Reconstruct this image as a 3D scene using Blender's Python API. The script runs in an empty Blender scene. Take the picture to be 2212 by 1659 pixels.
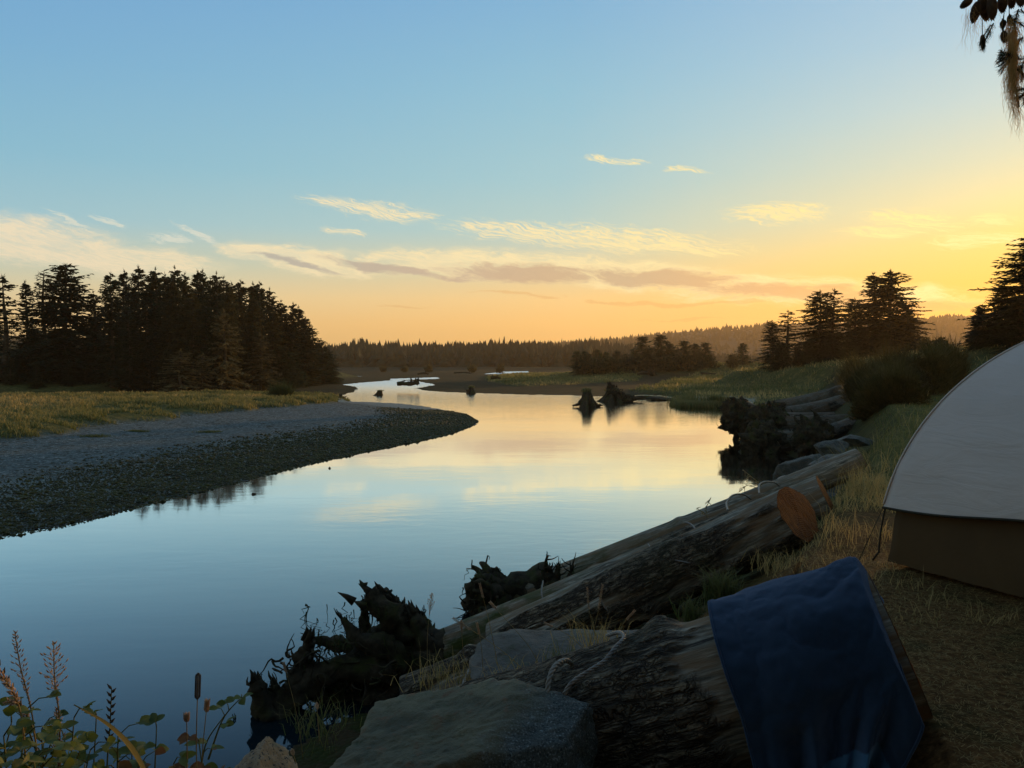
import bpy, math, random
import numpy as np
from mathutils import Vector

SC = bpy.context.scene
COL = SC.collection
# ------------------------------------------------------------------ camera model
F = 1671.0; CX = 1106.0; CY = 829.5; CAMH = 4.0
PITCH = math.atan((CY - 778.0) / F)
def ray(px, py):
    a = (px - CX) / F; b = (CY - py) / F
    return np.array([a, math.cos(PITCH) + b * math.sin(PITCH), -math.sin(PITCH) + b * math.cos(PITCH)])
def P(px, py, Y):                       # a sight line measured at a real distance Y in metres
    r = ray(px, py); r = r * (Y / r[1]); return np.array([r[0], r[1], CAMH + r[2]])
def G(px, py, z=0.0):                   # where a sight line meets the level z
    r = ray(px, py); t = (z - CAMH) / r[2]; return np.array([r[0] * t, r[1] * t, z])

# ------------------------------------------------------------------ noise
def _h(ix, iy, iz, s):
    n = (ix.astype(np.int64) * 374761393 + iy.astype(np.int64) * 668265263 + iz.astype(np.int64) * 2147483647 + s * 1274126177) & 0xffffffff
    n = ((n ^ (n >> 13)) * 1103515245) & 0xffffffff
    n = ((n ^ (n >> 16)) * 2246822519) & 0xffffffff
    return ((n ^ (n >> 15)) & 0xffffff) / float(0xffffff)
def vnoise(p, seed=0):
    p = np.asarray(p, float); i = np.floor(p); f = p - i; f = f * f * (3 - 2 * f); i = i.astype(np.int64)
    r = 0
    for dx in (0, 1):
        for dy in (0, 1):
            for dz in (0, 1):
                w = (f[:, 0] if dx else 1 - f[:, 0]) * (f[:, 1] if dy else 1 - f[:, 1]) * (f[:, 2] if dz else 1 - f[:, 2])
                r = r + w * _h(i[:, 0] + dx, i[:, 1] + dy, i[:, 2] + dz, seed)
    return r * 2 - 1
def fbm(p, o=4, seed=0, g=0.5):
    p = np.asarray(p, float); r = 0; a = 1.0; t = 0
    for k in range(o):
        r = r + a * vnoise(p, seed + k * 17); t += a; a *= g; p = p * 2.03 + 5.1
    return r / t
def sstep(a, b, x):
    t = np.clip((x - a) / (b - a), 0, 1); return t * t * (3 - 2 * t)

# ------------------------------------------------------------------ mesh building
class MB:
    def __init__(s): s.v = []; s.n = 0; s.f = {}; s.a = {}
    def add(s, v, f, mi=0, **attrs):
        v = np.asarray(v, float).reshape(-1, 3); f = np.asarray(f, dtype=np.int64)
        s.v.append(v)
        if f.size: s.f.setdefault((f.shape[1], mi), []).append(f + s.n)
        for k, x in attrs.items(): s.a.setdefault(k, []).append((s.n, np.asarray(x, float)))
        s.n += len(v)
    def build(s, name, mats, parent=None, smooth=True, loc=None):
        me = bpy.data.meshes.new(name)
        V = np.concatenate(s.v)
        if loc is not None: V = V - np.asarray(loc)
        loops = []; starts = []; mi = []; c = 0
        for (k, m), fs in s.f.items():
            A = np.concatenate(fs); loops.append(A.ravel()); n = len(A)
            starts.append(c + np.arange(n) * k); mi.append(np.full(n, m)); c += n * k
        L = np.concatenate(loops); S = np.concatenate(starts); M = np.concatenate(mi)
        me.vertices.add(len(V)); me.vertices.foreach_set('co', V.astype(np.float32).ravel())
        me.loops.add(len(L)); me.loops.foreach_set('vertex_index', L.astype(np.int32))
        me.polygons.add(len(S)); me.polygons.foreach_set('loop_start', S.astype(np.int32))
        me.polygons.foreach_set('material_index', M.astype(np.int32))
        for k, parts in s.a.items():
            dim = 3 if parts[0][1].ndim == 2 else 1
            D = np.zeros((len(V), dim))
            for st, x in parts: D[st:st + len(x)] = x.reshape(len(x), dim)
            at = me.attributes.new(k, 'FLOAT_VECTOR' if dim == 3 else 'FLOAT', 'POINT')
            at.data.foreach_set('vector' if dim == 3 else 'value', D.astype(np.float32).ravel())
        me.update(calc_edges=True); me.validate()
        if smooth: me.polygons.foreach_set('use_smooth', np.ones(len(me.polygons), bool))
        for m in (mats if isinstance(mats, (list, tuple)) else [mats]): me.materials.append(m)
        o = bpy.data.objects.new(name, me); COL.objects.link(o)
        if parent is not None: o.parent = parent
        elif loc is not None: o.location = loc
        return o
def tag(o, label=None, cat=None, group=None, kind=None):
    if label: o['label'] = label
    if cat: o['category'] = cat
    if group: o['group'] = group
    if kind: o['kind'] = kind
    return o
def empty(name, loc=(0, 0, 0)):
    o = bpy.data.objects.new(name, None); COL.objects.link(o); o.location = tuple(loc); o.empty_display_size = 0.1; return o
def copy_tree(o, parent=None):
    c = o.copy(); COL.objects.link(c); c.parent = parent
    for ch in [x for x in KIDS.get(o.name, [])]:
        copy_tree(ch, c)
    return c
KIDS = {}
def kids(root):
    for ch in root.children: KIDS.setdefault(root.name, []).append(ch); kids(ch)

def frames(path):
    path = np.asarray(path, float); n = len(path); T = np.gradient(path, axis=0)
    T /= np.linalg.norm(T, axis=1)[:, None] + 1e-9
    ref = np.array([0, 0, 1.0]) if abs(T[0][2]) < 0.9 else np.array([1.0, 0, 0])
    A = np.zeros((n, 3)); B = np.zeros((n, 3)); a = np.cross(T[0], ref); a /= np.linalg.norm(a) + 1e-9
    for i in range(n):
        a = a - T[i] * np.dot(a, T[i]); a /= np.linalg.norm(a) + 1e-9; A[i] = a; B[i] = np.cross(T[i], a)
    return T, A, B
def tube(mb, path, rad, k=6, mi=0, rough=0.0, seed=0, cap=True, fr=4.0, **kw):
    path = np.asarray(path, float); n = len(path); rad = np.broadcast_to(np.asarray(rad, float), (n,))
    T, A, B = frames(path); th = np.arange(k) * 2 * math.pi / k
    ring = np.cos(th)[None, :, None] * A[:, None] + np.sin(th)[None, :, None] * B[:, None]
    R = np.repeat(rad[:, None], k, 1)
    V = (path[:, None] + ring * R[..., None]).reshape(-1, 3)
    if rough:
        nz = fbm(V * fr + seed * 3.7, 3, seed)
        V = V + ring.reshape(-1, 3) * (nz * rough * R.ravel())[:, None]
    i = np.arange(n - 1)[:, None] * k; j = np.arange(k)[None]; j2 = (j + 1) % k
    Fq = np.stack([i + j, i + j2, i + k + j2, i + k + j], -1).reshape(-1, 4)
    if cap:
        V = np.concatenate([V, path[:1], path[-1:]]); c0 = n * k; c1 = c0 + 1; jj = np.arange(k); j3 = (jj + 1) % k
        T1 = np.stack([np.full(k, c0), j3, jj], -1); T2 = np.stack([np.full(k, c1), (n - 1) * k + jj, (n - 1) * k + j3], -1)
        if kw: kw = {q: (np.full(len(V), w) if np.isscalar(w) else w) for q, w in kw.items()}
        mb.add(V, Fq, mi, **kw); base = mb.n - len(V)
        mb.f.setdefault((3, mi), []).append(np.concatenate([T1, T2]) + base)
    else: mb.add(V, Fq, mi)
def spline(pts, n):
    pts = np.asarray(pts, float); m = len(pts); Q = np.concatenate([[2 * pts[0] - pts[1]], pts, [2 * pts[-1] - pts[-2]]])
    out = []
    for t in np.linspace(0, m - 1, n):
        i = min(int(t), m - 2); u = t - i; a, b, c, d = Q[i], Q[i + 1], Q[i + 2], Q[i + 3]
        out.append(0.5 * ((2 * b) + (-a + c) * u + (2 * a - 5 * b + 4 * c - d) * u * u + (-a + 3 * b - 3 * c + d) * u ** 3))
    return np.array(out)
def nrm(v): v = np.asarray(v, float); return v / (np.linalg.norm(v) + 1e-12)

# ------------------------------------------------------------------ materials
def lin(c):
    c = np.asarray(c, float) / 255.0
    return tuple(np.where(c <= 0.04045, c / 12.92, ((c + 0.055) / 1.055) ** 2.4)) + (1.0,)
class NT:
    def __init__(s, tree): s.t = tree; s.n = tree.nodes; s.l = tree.links
    def new(s, typ, **kw):
        n = s.n.new(typ)
        for k, v in kw.items(): setattr(n, k, v)
        return n
    def put(s, sock, v):
        if isinstance(v, bpy.types.NodeSocket): s.l.new(v, sock)
        elif v is not None: sock.default_value = v
    def math(s, op, a, b=None, c=None, clamp=False):
        n = s.new('ShaderNodeMath', operation=op, use_clamp=clamp); s.put(n.inputs[0], a)
        if b is not None: s.put(n.inputs[1], b)
        if c is not None: s.put(n.inputs[2], c)
        return n.outputs[0]
    def mixc(s, f, a, b, mode='MIX'):
        n = s.new('ShaderNodeMix', data_type='RGBA', blend_type=mode); n.clamp_factor = True
        s.put(n.inputs[0], f); s.put(n.inputs[6], a); s.put(n.inputs[7], b); return n.outputs[2]
    def noise(s, vec, scale, detail=4, rough=0.55, dist=0.0, out=0):
        n = s.new('ShaderNodeTexNoise'); s.put(n.inputs['Vector'], vec); n.inputs['Scale'].default_value = scale
        n.inputs['Detail'].default_value = detail; n.inputs['Roughness'].default_value = rough; n.inputs['Distortion'].default_value = dist
        return n.outputs[out]
    def voro(s, vec, scale, feat='F1', out=0):
        n = s.new('ShaderNodeTexVoronoi', feature=feat); s.put(n.inputs['Vector'], vec); n.inputs['Scale'].default_value = scale
        return n.outputs[out]
    def rmap(s, v, a, b, c=0.0, d=1.0, smooth=False):
        n = s.new('ShaderNodeMapRange', interpolation_type='SMOOTHSTEP' if smooth else 'LINEAR'); n.clamp = True
        s.put(n.inputs[0], v)
        for i, x in enumerate((a, b, c, d)): s.put(n.inputs[i + 1], x)
        return n.outputs[0]
    def ramp(s, f, stops, interp='LINEAR'):
        n = s.new('ShaderNodeValToRGB'); s.put(n.inputs[0], f); cr = n.color_ramp; cr.interpolation = interp
        while len(cr.elements) > 1: cr.elements.remove(cr.elements[-1])
        cr.elements[0].position = stops[0][0]; cr.elements[0].color = stops[0][1]
        for p, c in stops[1:]: e = cr.elements.new(p); e.color = c
        return n.outputs[0]
    def attr(s, name, vec=False):
        n = s.new('ShaderNodeAttribute', attribute_name=name); return n.outputs[1] if vec else n.outputs[2]
    def vscale(s, v, sc):
        n = s.new('ShaderNodeVectorMath', operation='MULTIPLY'); s.put(n.inputs[0], v); n.inputs[1].default_value = sc; return n.outputs[0]
    def pos(s): return s.new('ShaderNodeNewGeometry').outputs['Position']
    def obj(s): return s.new('ShaderNodeTexCoord').outputs['Object']
    def rnd(s): return s.new('ShaderNodeObjectInfo').outputs['Random']
def mat(name, build):
    m = bpy.data.materials.new(name); m.use_nodes = True; t = NT(m.node_tree); t.n.clear()
    out = t.new('ShaderNodeOutputMaterial'); build(t, out); return m
def pbr(t, out, col, rough=0.8, bump=None, bstr=0.5, bdist=0.02, spec=0.3, transl=0.0, tcol=None):
    b = t.new('ShaderNodeBsdfPrincipled'); t.put(b.inputs['Base Color'], col); t.put(b.inputs['Roughness'], rough)
    t.put(b.inputs['Specular IOR Level'], spec)
    nn = None
    if bump is not None:
        bm = t.new('ShaderNodeBump'); bm.inputs['Strength'].default_value = bstr; bm.inputs['Distance'].default_value = bdist
        t.put(bm.inputs['Height'], bump); t.l.new(bm.outputs[0], b.inputs['Normal']); nn = bm.outputs[0]
    sh = b.outputs[0]
    if transl:
        tr = t.new('ShaderNodeBsdfTranslucent'); t.put(tr.inputs[0], tcol if tcol is not None else col)
        mx = t.new('ShaderNodeMixShader'); mx.inputs[0].default_value = transl; t.l.new(sh, mx.inputs[1]); t.l.new(tr.outputs[0], mx.inputs[2]); sh = mx.outputs[0]
    t.l.new(sh, out.inputs[0]); return b
M = {}
def C(r, g, b): return (r, g, b, 1.0)
def simple(name, ca, cb, scale=8, rough=0.85, transl=0.0, bstr=0.4, bdist=0.01, var=0.5, spec=0.2, det=5):
    def f(t, o):
        n = t.noise(t.obj(), scale, det); n2 = t.rmap(n, 0.3, 0.7)
        c = t.mixc(n2, ca, cb)
        if var: c = t.mixc(1.0, c, t.mixc(t.rnd(), C(1 - var, 1 - var, 1 - var), C(1 + var * .4, 1 + var * .4, 1)), 'MULTIPLY')
        pbr(t, o, c, rough, n if bstr else None, bstr, bdist, spec, transl)
    M[name] = mat(name, f); return M[name]
simple('foliage_dark', C(.012, .019, .006), C(.036, .046, .014), 1.2, .8, .3, 0, var=.45)
simple('foliage_sunlit', C(.03, .032, .01), C(.095, .08, .032), 1.0, .85, .35, 0, var=.35)  # lighter copy of the dark foliage, low sunlight painted into its colour
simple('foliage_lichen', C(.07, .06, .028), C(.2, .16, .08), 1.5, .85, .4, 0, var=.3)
simple('foliage_young', C(.03, .045, .014), C(.06, .075, .025), 2.0, .8, .25, 0, var=.3)
simple('trunk_bark', C(.035, .028, .02), C(.09, .075, .055), 6, .9, 0, .6, .02, var=.2)
simple('far_foliage', C(.016, .02, .007), C(.045, .04, .016), .15, .9, .1, 0, var=0)
simple('bush_leaf', C(.035, .035, .01), C(.12, .095, .03), 3, .7, .4, 0, var=.3)
simple('dead_wood', C(.012, .011, .007), C(.06, .052, .036), 7, .9, 0, .7, .03, var=.2)
def _dead(t, o):
    p = t.obj(); n = t.noise(p, 7, 6, .65); c = t.mixc(t.rmap(n, .3, .7), C(.01, .009, .006), C(.062, .052, .034)); g = t.new('ShaderNodeNewGeometry'); sp = t.new('ShaderNodeSeparateXYZ'); t.put(sp.inputs[0], g.outputs['Normal'])
    ms = t.math('MULTIPLY', t.rmap(sp.outputs[2], -.3, .5), t.rmap(t.noise(p, 2.6, 4, .6), .5, .62)); c = t.mixc(t.math('MULTIPLY', ms, .6), c, C(.035, .045, .008)); pbr(t, o, c, .95, n, 1.0, .05, .08)
M['dead_wood'] = mat('dead_wood', _dead)
simple('moss', C(.02, .03, .006), C(.06, .08, .014), 14, .95, .1, .8, .02, var=0)
simple('moss_strand', C(.02, .03, .008), C(.05, .07, .015), 14, .95, .3, 0, var=0)
simple('rope_steel', C(.08, .075, .065), C(.2, .18, .15), 40, .45, 0, .5, .002, var=.2, spec=.6)
simple('pebble', C(.008, .011, .002), C(.06, .06, .014), 2.5, .5, 0, 0, var=0, spec=.16)
simple('lichen_strand', C(.5, .33, .12), C(.8, .58, .26), 14, .95, .6, 0, var=0)
simple('cone_scale', C(.06, .035, .018), C(.14, .08, .04), 60, .8, .05, .8, .004, var=.2)
def _leaf(t, o):
    n = t.noise(t.obj(), 9, 3); c = t.mixc(t.rmap(n, .35, .65), C(.04, .08, .01), C(.17, .19, .02)); c = t.mixc(t.rmap(t.noise(t.obj(), 23, 2), .62, .72), c, C(.32, .24, .05)); pbr(t, o, c, .55, None, transl=.45, spec=.4)
M['leaf'] = mat('leaf', _leaf)
simple('leaf_dry', C(.1, .045, .02), C(.22, .11, .04), 20, .8, .3, 0, var=0)
simple('stem_green', C(.07, .09, .02), C(.2, .18, .06), 10, .6, .25, 0, var=.2)
simple('seed_head', C(.5, .32, .22), C(.8, .62, .46), 30, .8, .5, 0, var=.25)
simple('seed_dark', C(.07, .055, .04), C(.16, .12, .08), 30, .8, .3, 0, var=.25)
simple('straw', C(.22, .16, .07), C(.45, .34, .16), 6, .6, .4, 0, var=.2)
def _blade(t, o):
    k = t.attr('tint'); h = t.attr('tip')
    c = t.ramp(k, [(0, C(.045, .07, .014)), (.45, C(.11, .12, .03)), (.7, C(.26, .2, .07)), (1, C(.52, .36, .13))])
    c = t.mixc(t.math('MULTIPLY', h, .35), c, C(.4, .34, .16)); pbr(t, o, c, .6, None, transl=.45, spec=.25)
M['blade'] = mat('grass_blade', _blade)
def _log(t, o, k=1.0):
    lc = t.attr('lc', True); bk = t.attr('bark')
    fib = t.noise(t.vscale(lc, (46, 46, 5.0)), 1.0, 6, .65)
    crk = t.noise(t.vscale(lc, (11, 11, 1.5)), 1.0, 5, .6, .6)
    bwarp = t.new('ShaderNodeVectorMath', operation='ADD'); t.put(bwarp.inputs[0], t.vscale(lc, (13, 13, 2.6))); t.put(bwarp.inputs[1], t.vscale(t.noise(lc, 9, 3, .6, 0, 1), (2.6, 2.6, 1.2)))
    bark = t.math('MINIMUM', t.voro(bwarp.outputs[0], 1.0, 'DISTANCE_TO_EDGE'), t.math('MULTIPLY', t.math('ABSOLUTE', t.math('SUBTRACT', t.noise(t.vscale(lc, (16, 16, 2.4)), 1.0, 4, .6), .5)), 1.6))
    bn = t.noise(t.vscale(lc, (30, 30, 10)), 1.0, 5, .7)
    mossn = t.noise(lc, 3.0, 5, .6)
    cw = t.ramp(fib, [(.28, C(.04, .038, .032)), (.5, C(.16, .16, .14)), (.72, C(.42, .41, .36))])
    cw = t.mixc(t.rmap(crk, .42, .6), cw, C(.15, .105, .065), 'MIX')
    cw = t.mixc(t.rmap(crk, .30, .38, 1, 0), cw, C(.02, .018, .015))
    cb = t.ramp(bn, [(.3, C(.015, .012, .008)), (.5, C(.1, .083, .06)), (.68, C(.32, .28, .21))])
    cb = t.mixc(t.rmap(bark, 0, .07, .8, 0), cb, C(.008, .006, .005))
    c = t.mixc(bk, cw, cb)
    ms = t.math('MULTIPLY', t.attr('moss'), t.rmap(mossn, .4, .58))
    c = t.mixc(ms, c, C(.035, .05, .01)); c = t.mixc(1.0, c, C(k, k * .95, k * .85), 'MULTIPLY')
    hgt = t.math('ADD', t.math('MULTIPLY', fib, .35), t.math('MULTIPLY', bk, t.math('ADD', t.rmap(bark, 0, .14), t.math('MULTIPLY', bn, .8))))
    pbr(t, o, c, .8, hgt, 1.0, .035, .2)
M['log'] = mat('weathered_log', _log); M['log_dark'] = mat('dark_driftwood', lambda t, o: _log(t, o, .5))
def _cut(t, o):
    lc = t.attr('lc', True)
    ln = t.new('ShaderNodeVectorMath', operation='LENGTH'); t.put(ln.inputs[0], t.vscale(lc, (1, 1, 0)))
    w = t.math('ADD', ln.outputs['Value'], t.math('MULTIPLY', t.noise(lc, 5, 4), .05))
    ring = t.math('SINE', t.math('MULTIPLY', w, 300.0)); saw = t.noise(t.vscale(lc, (70, 8, 8)), 1, 5, .7)
    c = t.mixc(t.rmap(saw, .3, .7), C(.03, .007, .001), C(.36, .105, .008)); c = t.mixc(t.rmap(ring, .2, 1, 0, .35), c, C(.12, .04, .01))
    crack = t.noise(t.vscale(lc, (5, 26, 5)), 1, 4, .7); c = t.mixc(t.rmap(crack, .33, .4, 1, 0), c, C(.05, .02, .01))
    pbr(t, o, c, .55, t.math('ADD', saw, t.math('MULTIPLY', ring, .15)), 1.0, .02, .08)
M['cut'] = mat('sawn_end', _cut)
simple('old_cut', C(.035, .03, .022), C(.09, .08, .06), 12, .9, 0, .8, .01, var=0)
def _rock(name, a, b, c3, sc=1.0, speck=True):
    def f(t, o):
        p = t.obj(); n = t.noise(p, 2.2 * sc, 8, .62, .3); n2 = t.noise(p, 9 * sc, 6, .7); s = t.noise(p, 95, 2, .5)
        c = t.mixc(t.rmap(n, .38, .6), a, b); c = t.mixc(t.rmap(n2, .55, .7), c, c3)
        if speck: c = t.mixc(t.rmap(s, .6, .72, 0, .55), c, C(.2, .22, .22)); c = t.mixc(t.rmap(s, .34, .42, 1, 0), c, C(.02, .025, .025))
        lc = t.noise(p, 5, 4, .6); c = t.mixc(t.rmap(lc, .58, .64, 0, .5), c, C(.055, .065, .03))
        v = t.voro(p, 3.2 * sc, 'DISTANCE_TO_EDGE'); h = t.math('ADD', t.math('ADD', n2, t.math('MULTIPLY', s, .12)), t.math('MULTIPLY', n, 1.5))
        pbr(t, o, c, .75, h, .8, .03, .35)
    M[name] = mat(name, f)
_rock('rock_grey', C(.03, .036, .03), C(.10, .098, .075), C(.085, .06, .035))
_rock('rock_tan', C(.2, .13, .07), C(.34, .24, .13), C(.14, .12, .1), 3.0)
_rock('rock_pale', C(.06, .058, .048), C(.115, .105, .085), C(.045, .035, .025), 1.5, False)
def _rf(t, o):
    p = t.obj(); n = t.noise(p, 3.2, 8, .62, .3); n2 = t.noise(p, 12, 6, .7); s = t.noise(p, 110, 2, .5); sp = t.new('ShaderNodeSeparateXYZ'); t.put(sp.inputs[0], p)
    rind = t.mixc(t.rmap(n, .38, .6), C(.06, .06, .036), C(.13, .12, .07)); rind = t.mixc(t.rmap(n2, .55, .7), rind, C(.12, .065, .03)); rind = t.mixc(t.rmap(n2, .3, .42, 1, 0), rind, C(.04, .05, .02))
    gran = t.mixc(t.rmap(n2, .35, .65), C(.032, .042, .04), C(.065, .078, .072)); gran = t.mixc(t.rmap(s, .58, .7, 0, .8), gran, C(.2, .24, .24)); gran = t.mixc(t.rmap(s, .36, .44, 1, 0), gran, C(.012, .02, .022))
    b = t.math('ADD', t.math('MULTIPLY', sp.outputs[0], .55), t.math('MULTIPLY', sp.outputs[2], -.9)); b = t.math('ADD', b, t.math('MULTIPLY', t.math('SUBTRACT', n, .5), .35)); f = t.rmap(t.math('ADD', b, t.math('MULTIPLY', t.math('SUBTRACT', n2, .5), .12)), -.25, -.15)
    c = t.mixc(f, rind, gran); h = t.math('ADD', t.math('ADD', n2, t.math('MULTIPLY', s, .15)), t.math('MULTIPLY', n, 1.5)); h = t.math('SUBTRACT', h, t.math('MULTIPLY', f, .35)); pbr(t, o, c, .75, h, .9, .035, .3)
M['rock_split'] = mat('split_granite', _rf)
def _tent(t, o):
    n = t.noise(t.obj(), 3, 4); w = t.noise(t.vscale(t.obj(), (400, 400, 400)), 1, 1)
    wr = t.noise(t.vscale(t.obj(), (2, 2, 9)), 1, 4, .6, 1.0)
    c = t.mixc(n, C(.56, .5, .45), C(.67, .6, .54)); pbr(t, o, c, .6, t.math('ADD', wr, t.math('MULTIPLY', w, .02)), .35, .04, .3, transl=.12)
M['fly'] = mat('tent_fly_fabric', _tent)
def _body(t, o):
    n = t.noise(t.obj(), 3, 4); c = t.mixc(n, C(.07, .04, .015), C(.10, .06, .022)); pbr(t, o, c, .75, t.noise(t.vscale(t.obj(), (3, 3, 3)), 1, 4), .3, .03, .2, transl=.1)
M['tent_body'] = mat('tent_body_fabric', _body)
simple('trim', C(.02, .018, .012), C(.04, .035, .02), 20, .6, 0, 0, var=0)
def _towel(t, o):
    band = t.attr('band'); p = t.obj(); n = t.noise(p, 260, 3, .8); n2 = t.noise(p, 7, 4)
    c = t.mixc(n2, C(.008, .017, .031), C(.011, .025, .047)); c = t.mixc(t.rmap(n, .35, .7), c, C(.016, .038, .07)); c = t.mixc(band, c, C(.04, .11, .19))
    b = pbr(t, o, c, .95, t.math('MULTIPLY', n, t.math('SUBTRACT', 1.0, t.math('MULTIPLY', band, .7))), .9, .006, .1)
    b.inputs['Sheen Weight'].default_value = .5; b.inputs['Sheen Roughness'].default_value = .5; b.inputs['Sheen Tint'].default_value = C(.35, .5, .8)
M['towel'] = mat('terry_towel', _towel)
def _ground(t, o):
    p = t.pos(); wet = t.attr('wet'); gr = t.attr('grass'); camp = t.attr('camp'); mud = t.attr('mud')
    v1 = t.voro(p, 16, 'F1', 1); vd = t.voro(p, 16, 'F1', 0); v2 = t.voro(p, 6.5, 'F1', 1); big = t.noise(p, .35, 5); mid = t.noise(p, 2.3, 5, .6)
    sep = t.new('ShaderNodeSeparateColor'); t.put(sep.inputs[0], v1); s1 = sep.outputs[0]
    sep2 = t.new('ShaderNodeSeparateColor'); t.put(sep2.inputs[0], v2); s2 = sep2.outputs[0]
    dry = t.ramp(s1, [(0, C(.04, .055, .055)), (.5, C(.085, .115, .12)), (.93, C(.15, .18, .18)), (1, C(.36, .38, .36))])
    dry = t.mixc(t.rmap(mid, .4, .65, 0, .5), dry, C(.07, .075, .07)); dry = t.mixc(t.rmap(s2, .86, .9), dry, C(.035, .04, .03))
    wc = t.ramp(s1, [(0, C(.005, .006, .002)), (.6, C(.016, .019, .006)), (.95, C(.045, .048, .014)), (1, C(.14, .13, .08))])
    c = t.mixc(wet, dry, wc)
    mc = t.mixc(t.rmap(big, .35, .65), C(.02, .018, .009), C(.05, .036, .018)); mc = t.mixc(t.rmap(mid, .45, .6), mc, C(.026, .032, .009)); c = t.mixc(mud, c, mc)
    gc = t.mixc(t.rmap(mid, .4, .62), C(.05, .055, .018), C(.13, .11, .035)); gc = t.mixc(t.rmap(big, .4, .6, 0, .6), gc, C(.035, .05, .012)); c = t.mixc(gr, c, gc)
    nd = t.noise(t.vscale(p, (1, 1, 1)), 22, 6, .75); cc = t.ramp(nd, [(.3, C(.045, .022, .008)), (.5, C(.13, .068, .024)), (.62, C(.22, .12, .045)), (.75, C(.42, .25, .11))])
    cc = t.mixc(t.rmap(t.noise(p, 1.8, 4), .5, .65, 0, .6), cc, C(.03, .04, .012)); c = t.mixc(camp, c, cc)
    rough = t.math('SUBTRACT', .95, t.math('MULTIPLY', wet, .5))
    h = t.math('ADD', t.math('MULTIPLY', vd, -1.2), t.math('MULTIPLY', mid, .8)); h = t.math('ADD', h, t.math('MULTIPLY', camp, t.math('MULTIPLY', nd, 1.5)))
    pbr(t, o, c, rough, h, .8, .04, t.math('ADD', .06, t.math('MULTIPLY', wet, .3)))
M['ground'] = mat('shore_ground', _ground)
def _water(t, o):
    p = t.pos(); sep = t.new('ShaderNodeSeparateXYZ'); t.put(sep.inputs[0], p); y = sep.outputs[1]
    a = t.noise(t.vscale(p, (1.2, 2.6, 1)), 1.0, 4, .55, .4); b = t.noise(t.vscale(p, (.10, .32, 1)), 1.0, 3, .5); fine = t.noise(t.vscale(p, (5, 10, 1)), 1.0, 3, .6)
    patch = t.rmap(t.noise(t.vscale(p, (.05, .09, 1)), 1.0, 3), .47, .62)
    far = t.rmap(y, 42, 95, 0, 1)
    amp = t.math('ADD', .03, t.math('MULTIPLY', patch, .13)); amp = t.math('ADD', amp, t.math('MULTIPLY', far, 1.1))
    h = t.math('ADD', t.math('MULTIPLY', a, amp), t.math('MULTIPLY', b, .28)); h = t.math('ADD', h, t.math('MULTIPLY', fine, t.math('MULTIPLY', amp, .18)))
    bm = t.new('ShaderNodeBump'); bm.inputs['Strength'].default_value = .5; bm.inputs['Distance'].default_value = .055; t.put(bm.inputs['Height'], h)
    fr = t.new('ShaderNodeFresnel'); fr.inputs['IOR'].default_value = 1.333; t.l.new(bm.outputs[0], fr.inputs['Normal']); fac = t.math('SUBTRACT', t.math('MULTIPLY', fr.outputs[0], 3.2), .165, clamp=True)
    df = t.new('ShaderNodeBsdfDiffuse'); df.inputs[0].default_value = C(.003, .010, .014); gl = t.new('ShaderNodeBsdfGlossy'); t.put(gl.inputs['Roughness'], t.math('ADD', .045, t.math('MULTIPLY', t.rmap(y, 75, 130), .22))); gl.inputs[0].default_value = C(.94, .97, 1)
    t.l.new(bm.outputs[0], gl.inputs['Normal']); mx = t.new('ShaderNodeMixShader'); t.put(mx.inputs[0], fac); t.l.new(df.outputs[0], mx.inputs[1]); t.l.new(gl.outputs[0], mx.inputs[2]); t.l.new(mx.outputs[0], o.inputs[0])
M['water'] = mat('river_water', _water)
# ------------------------------------------------------------------ land and water outlines (world metres)
def gp(pts, z=0.0): return np.array([G(x, y, z)[:2] for x, y in pts])
left_shore = gp([(0, 1160), (150, 1133), (300, 1092), (410, 1066), (500, 1043), (640, 1008), (800, 973), (900, 953), (965, 938), (1008, 922), (1026, 912), (1004, 896), (950, 883), (870, 872), (790, 868), (742, 867)])
ups = gp([(728, 858), (742, 852), (760, 848), (775, 841), (768, 835), (742, 831), (790, 826), (860, 821), (905, 824), (940, 831), (895, 839), (930, 845), (979, 848)])
far_sh = gp([(1075, 851), (1150, 853), (1229, 854), (1304, 857), (1400, 853), (1454, 855), (1477, 861), (1476, 879), (1559, 881)])
W_MAIN = np.concatenate([[(-15, -60), (-90, -60), (-60, -5), (-38, 6), (-20, 14.2)], left_shore, ups, far_sh,
    [(14.5, 45), (13.2, 38), (11.2, 30), (8.6, 24), (5.6, 17), (3.1, 13.5), (0.7, 11.4), (-1.2, 9.3), (-2.6, 7.4), (-3.6, 5.5), (-4.6, 3), (-6, -2), (-9, -14)]])
PUDDLES = [gp(q) for q in ([(1050, 808), (1090, 803), (1138, 802), (1134, 807)], [(1528, 801.5), (1570, 797.5), (1574, 802)], [(1576, 802.5), (1610, 798.5), (1650, 799), (1640, 804.5)],
    [(1403, 836), (1452, 835), (1452, 840), (1410, 840)], [(850, 818.5), (940, 815.5), (942, 818), (852, 821)], [(735, 813.5), (760, 812), (775, 813), (740, 815)])]
CREST = np.array([(-3.2, -3), (-1.7, .3), (-.7, 1.3), (.8, 1.6), (1.65, 2.5), (1.95, 3.5), (1.75, 4.4), (1.9, 5.2), (2.45, 6.3), (3.2, 7.6), (4.0, 9.2), (5.6, 12), (8, 16.5), (11.2, 22), (14.6, 30), (17, 37), (20, 44), (25.5, 54), (32, 70), (37, 84), (34, 96), (32, 112), (45, 140), (400, 160), (400, -120), (-14, -120)], float)
MARSH_L = np.concatenate([gp([(-300, 1000), (0, 966), (120, 948), (275, 924), (415, 906), (530, 896), (645, 881), (722, 870), (738, 861), (728, 853), (640, 851), (500, 848), (350, 853), (180, 859), (0, 861), (-300, 862)], .35)])
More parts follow.
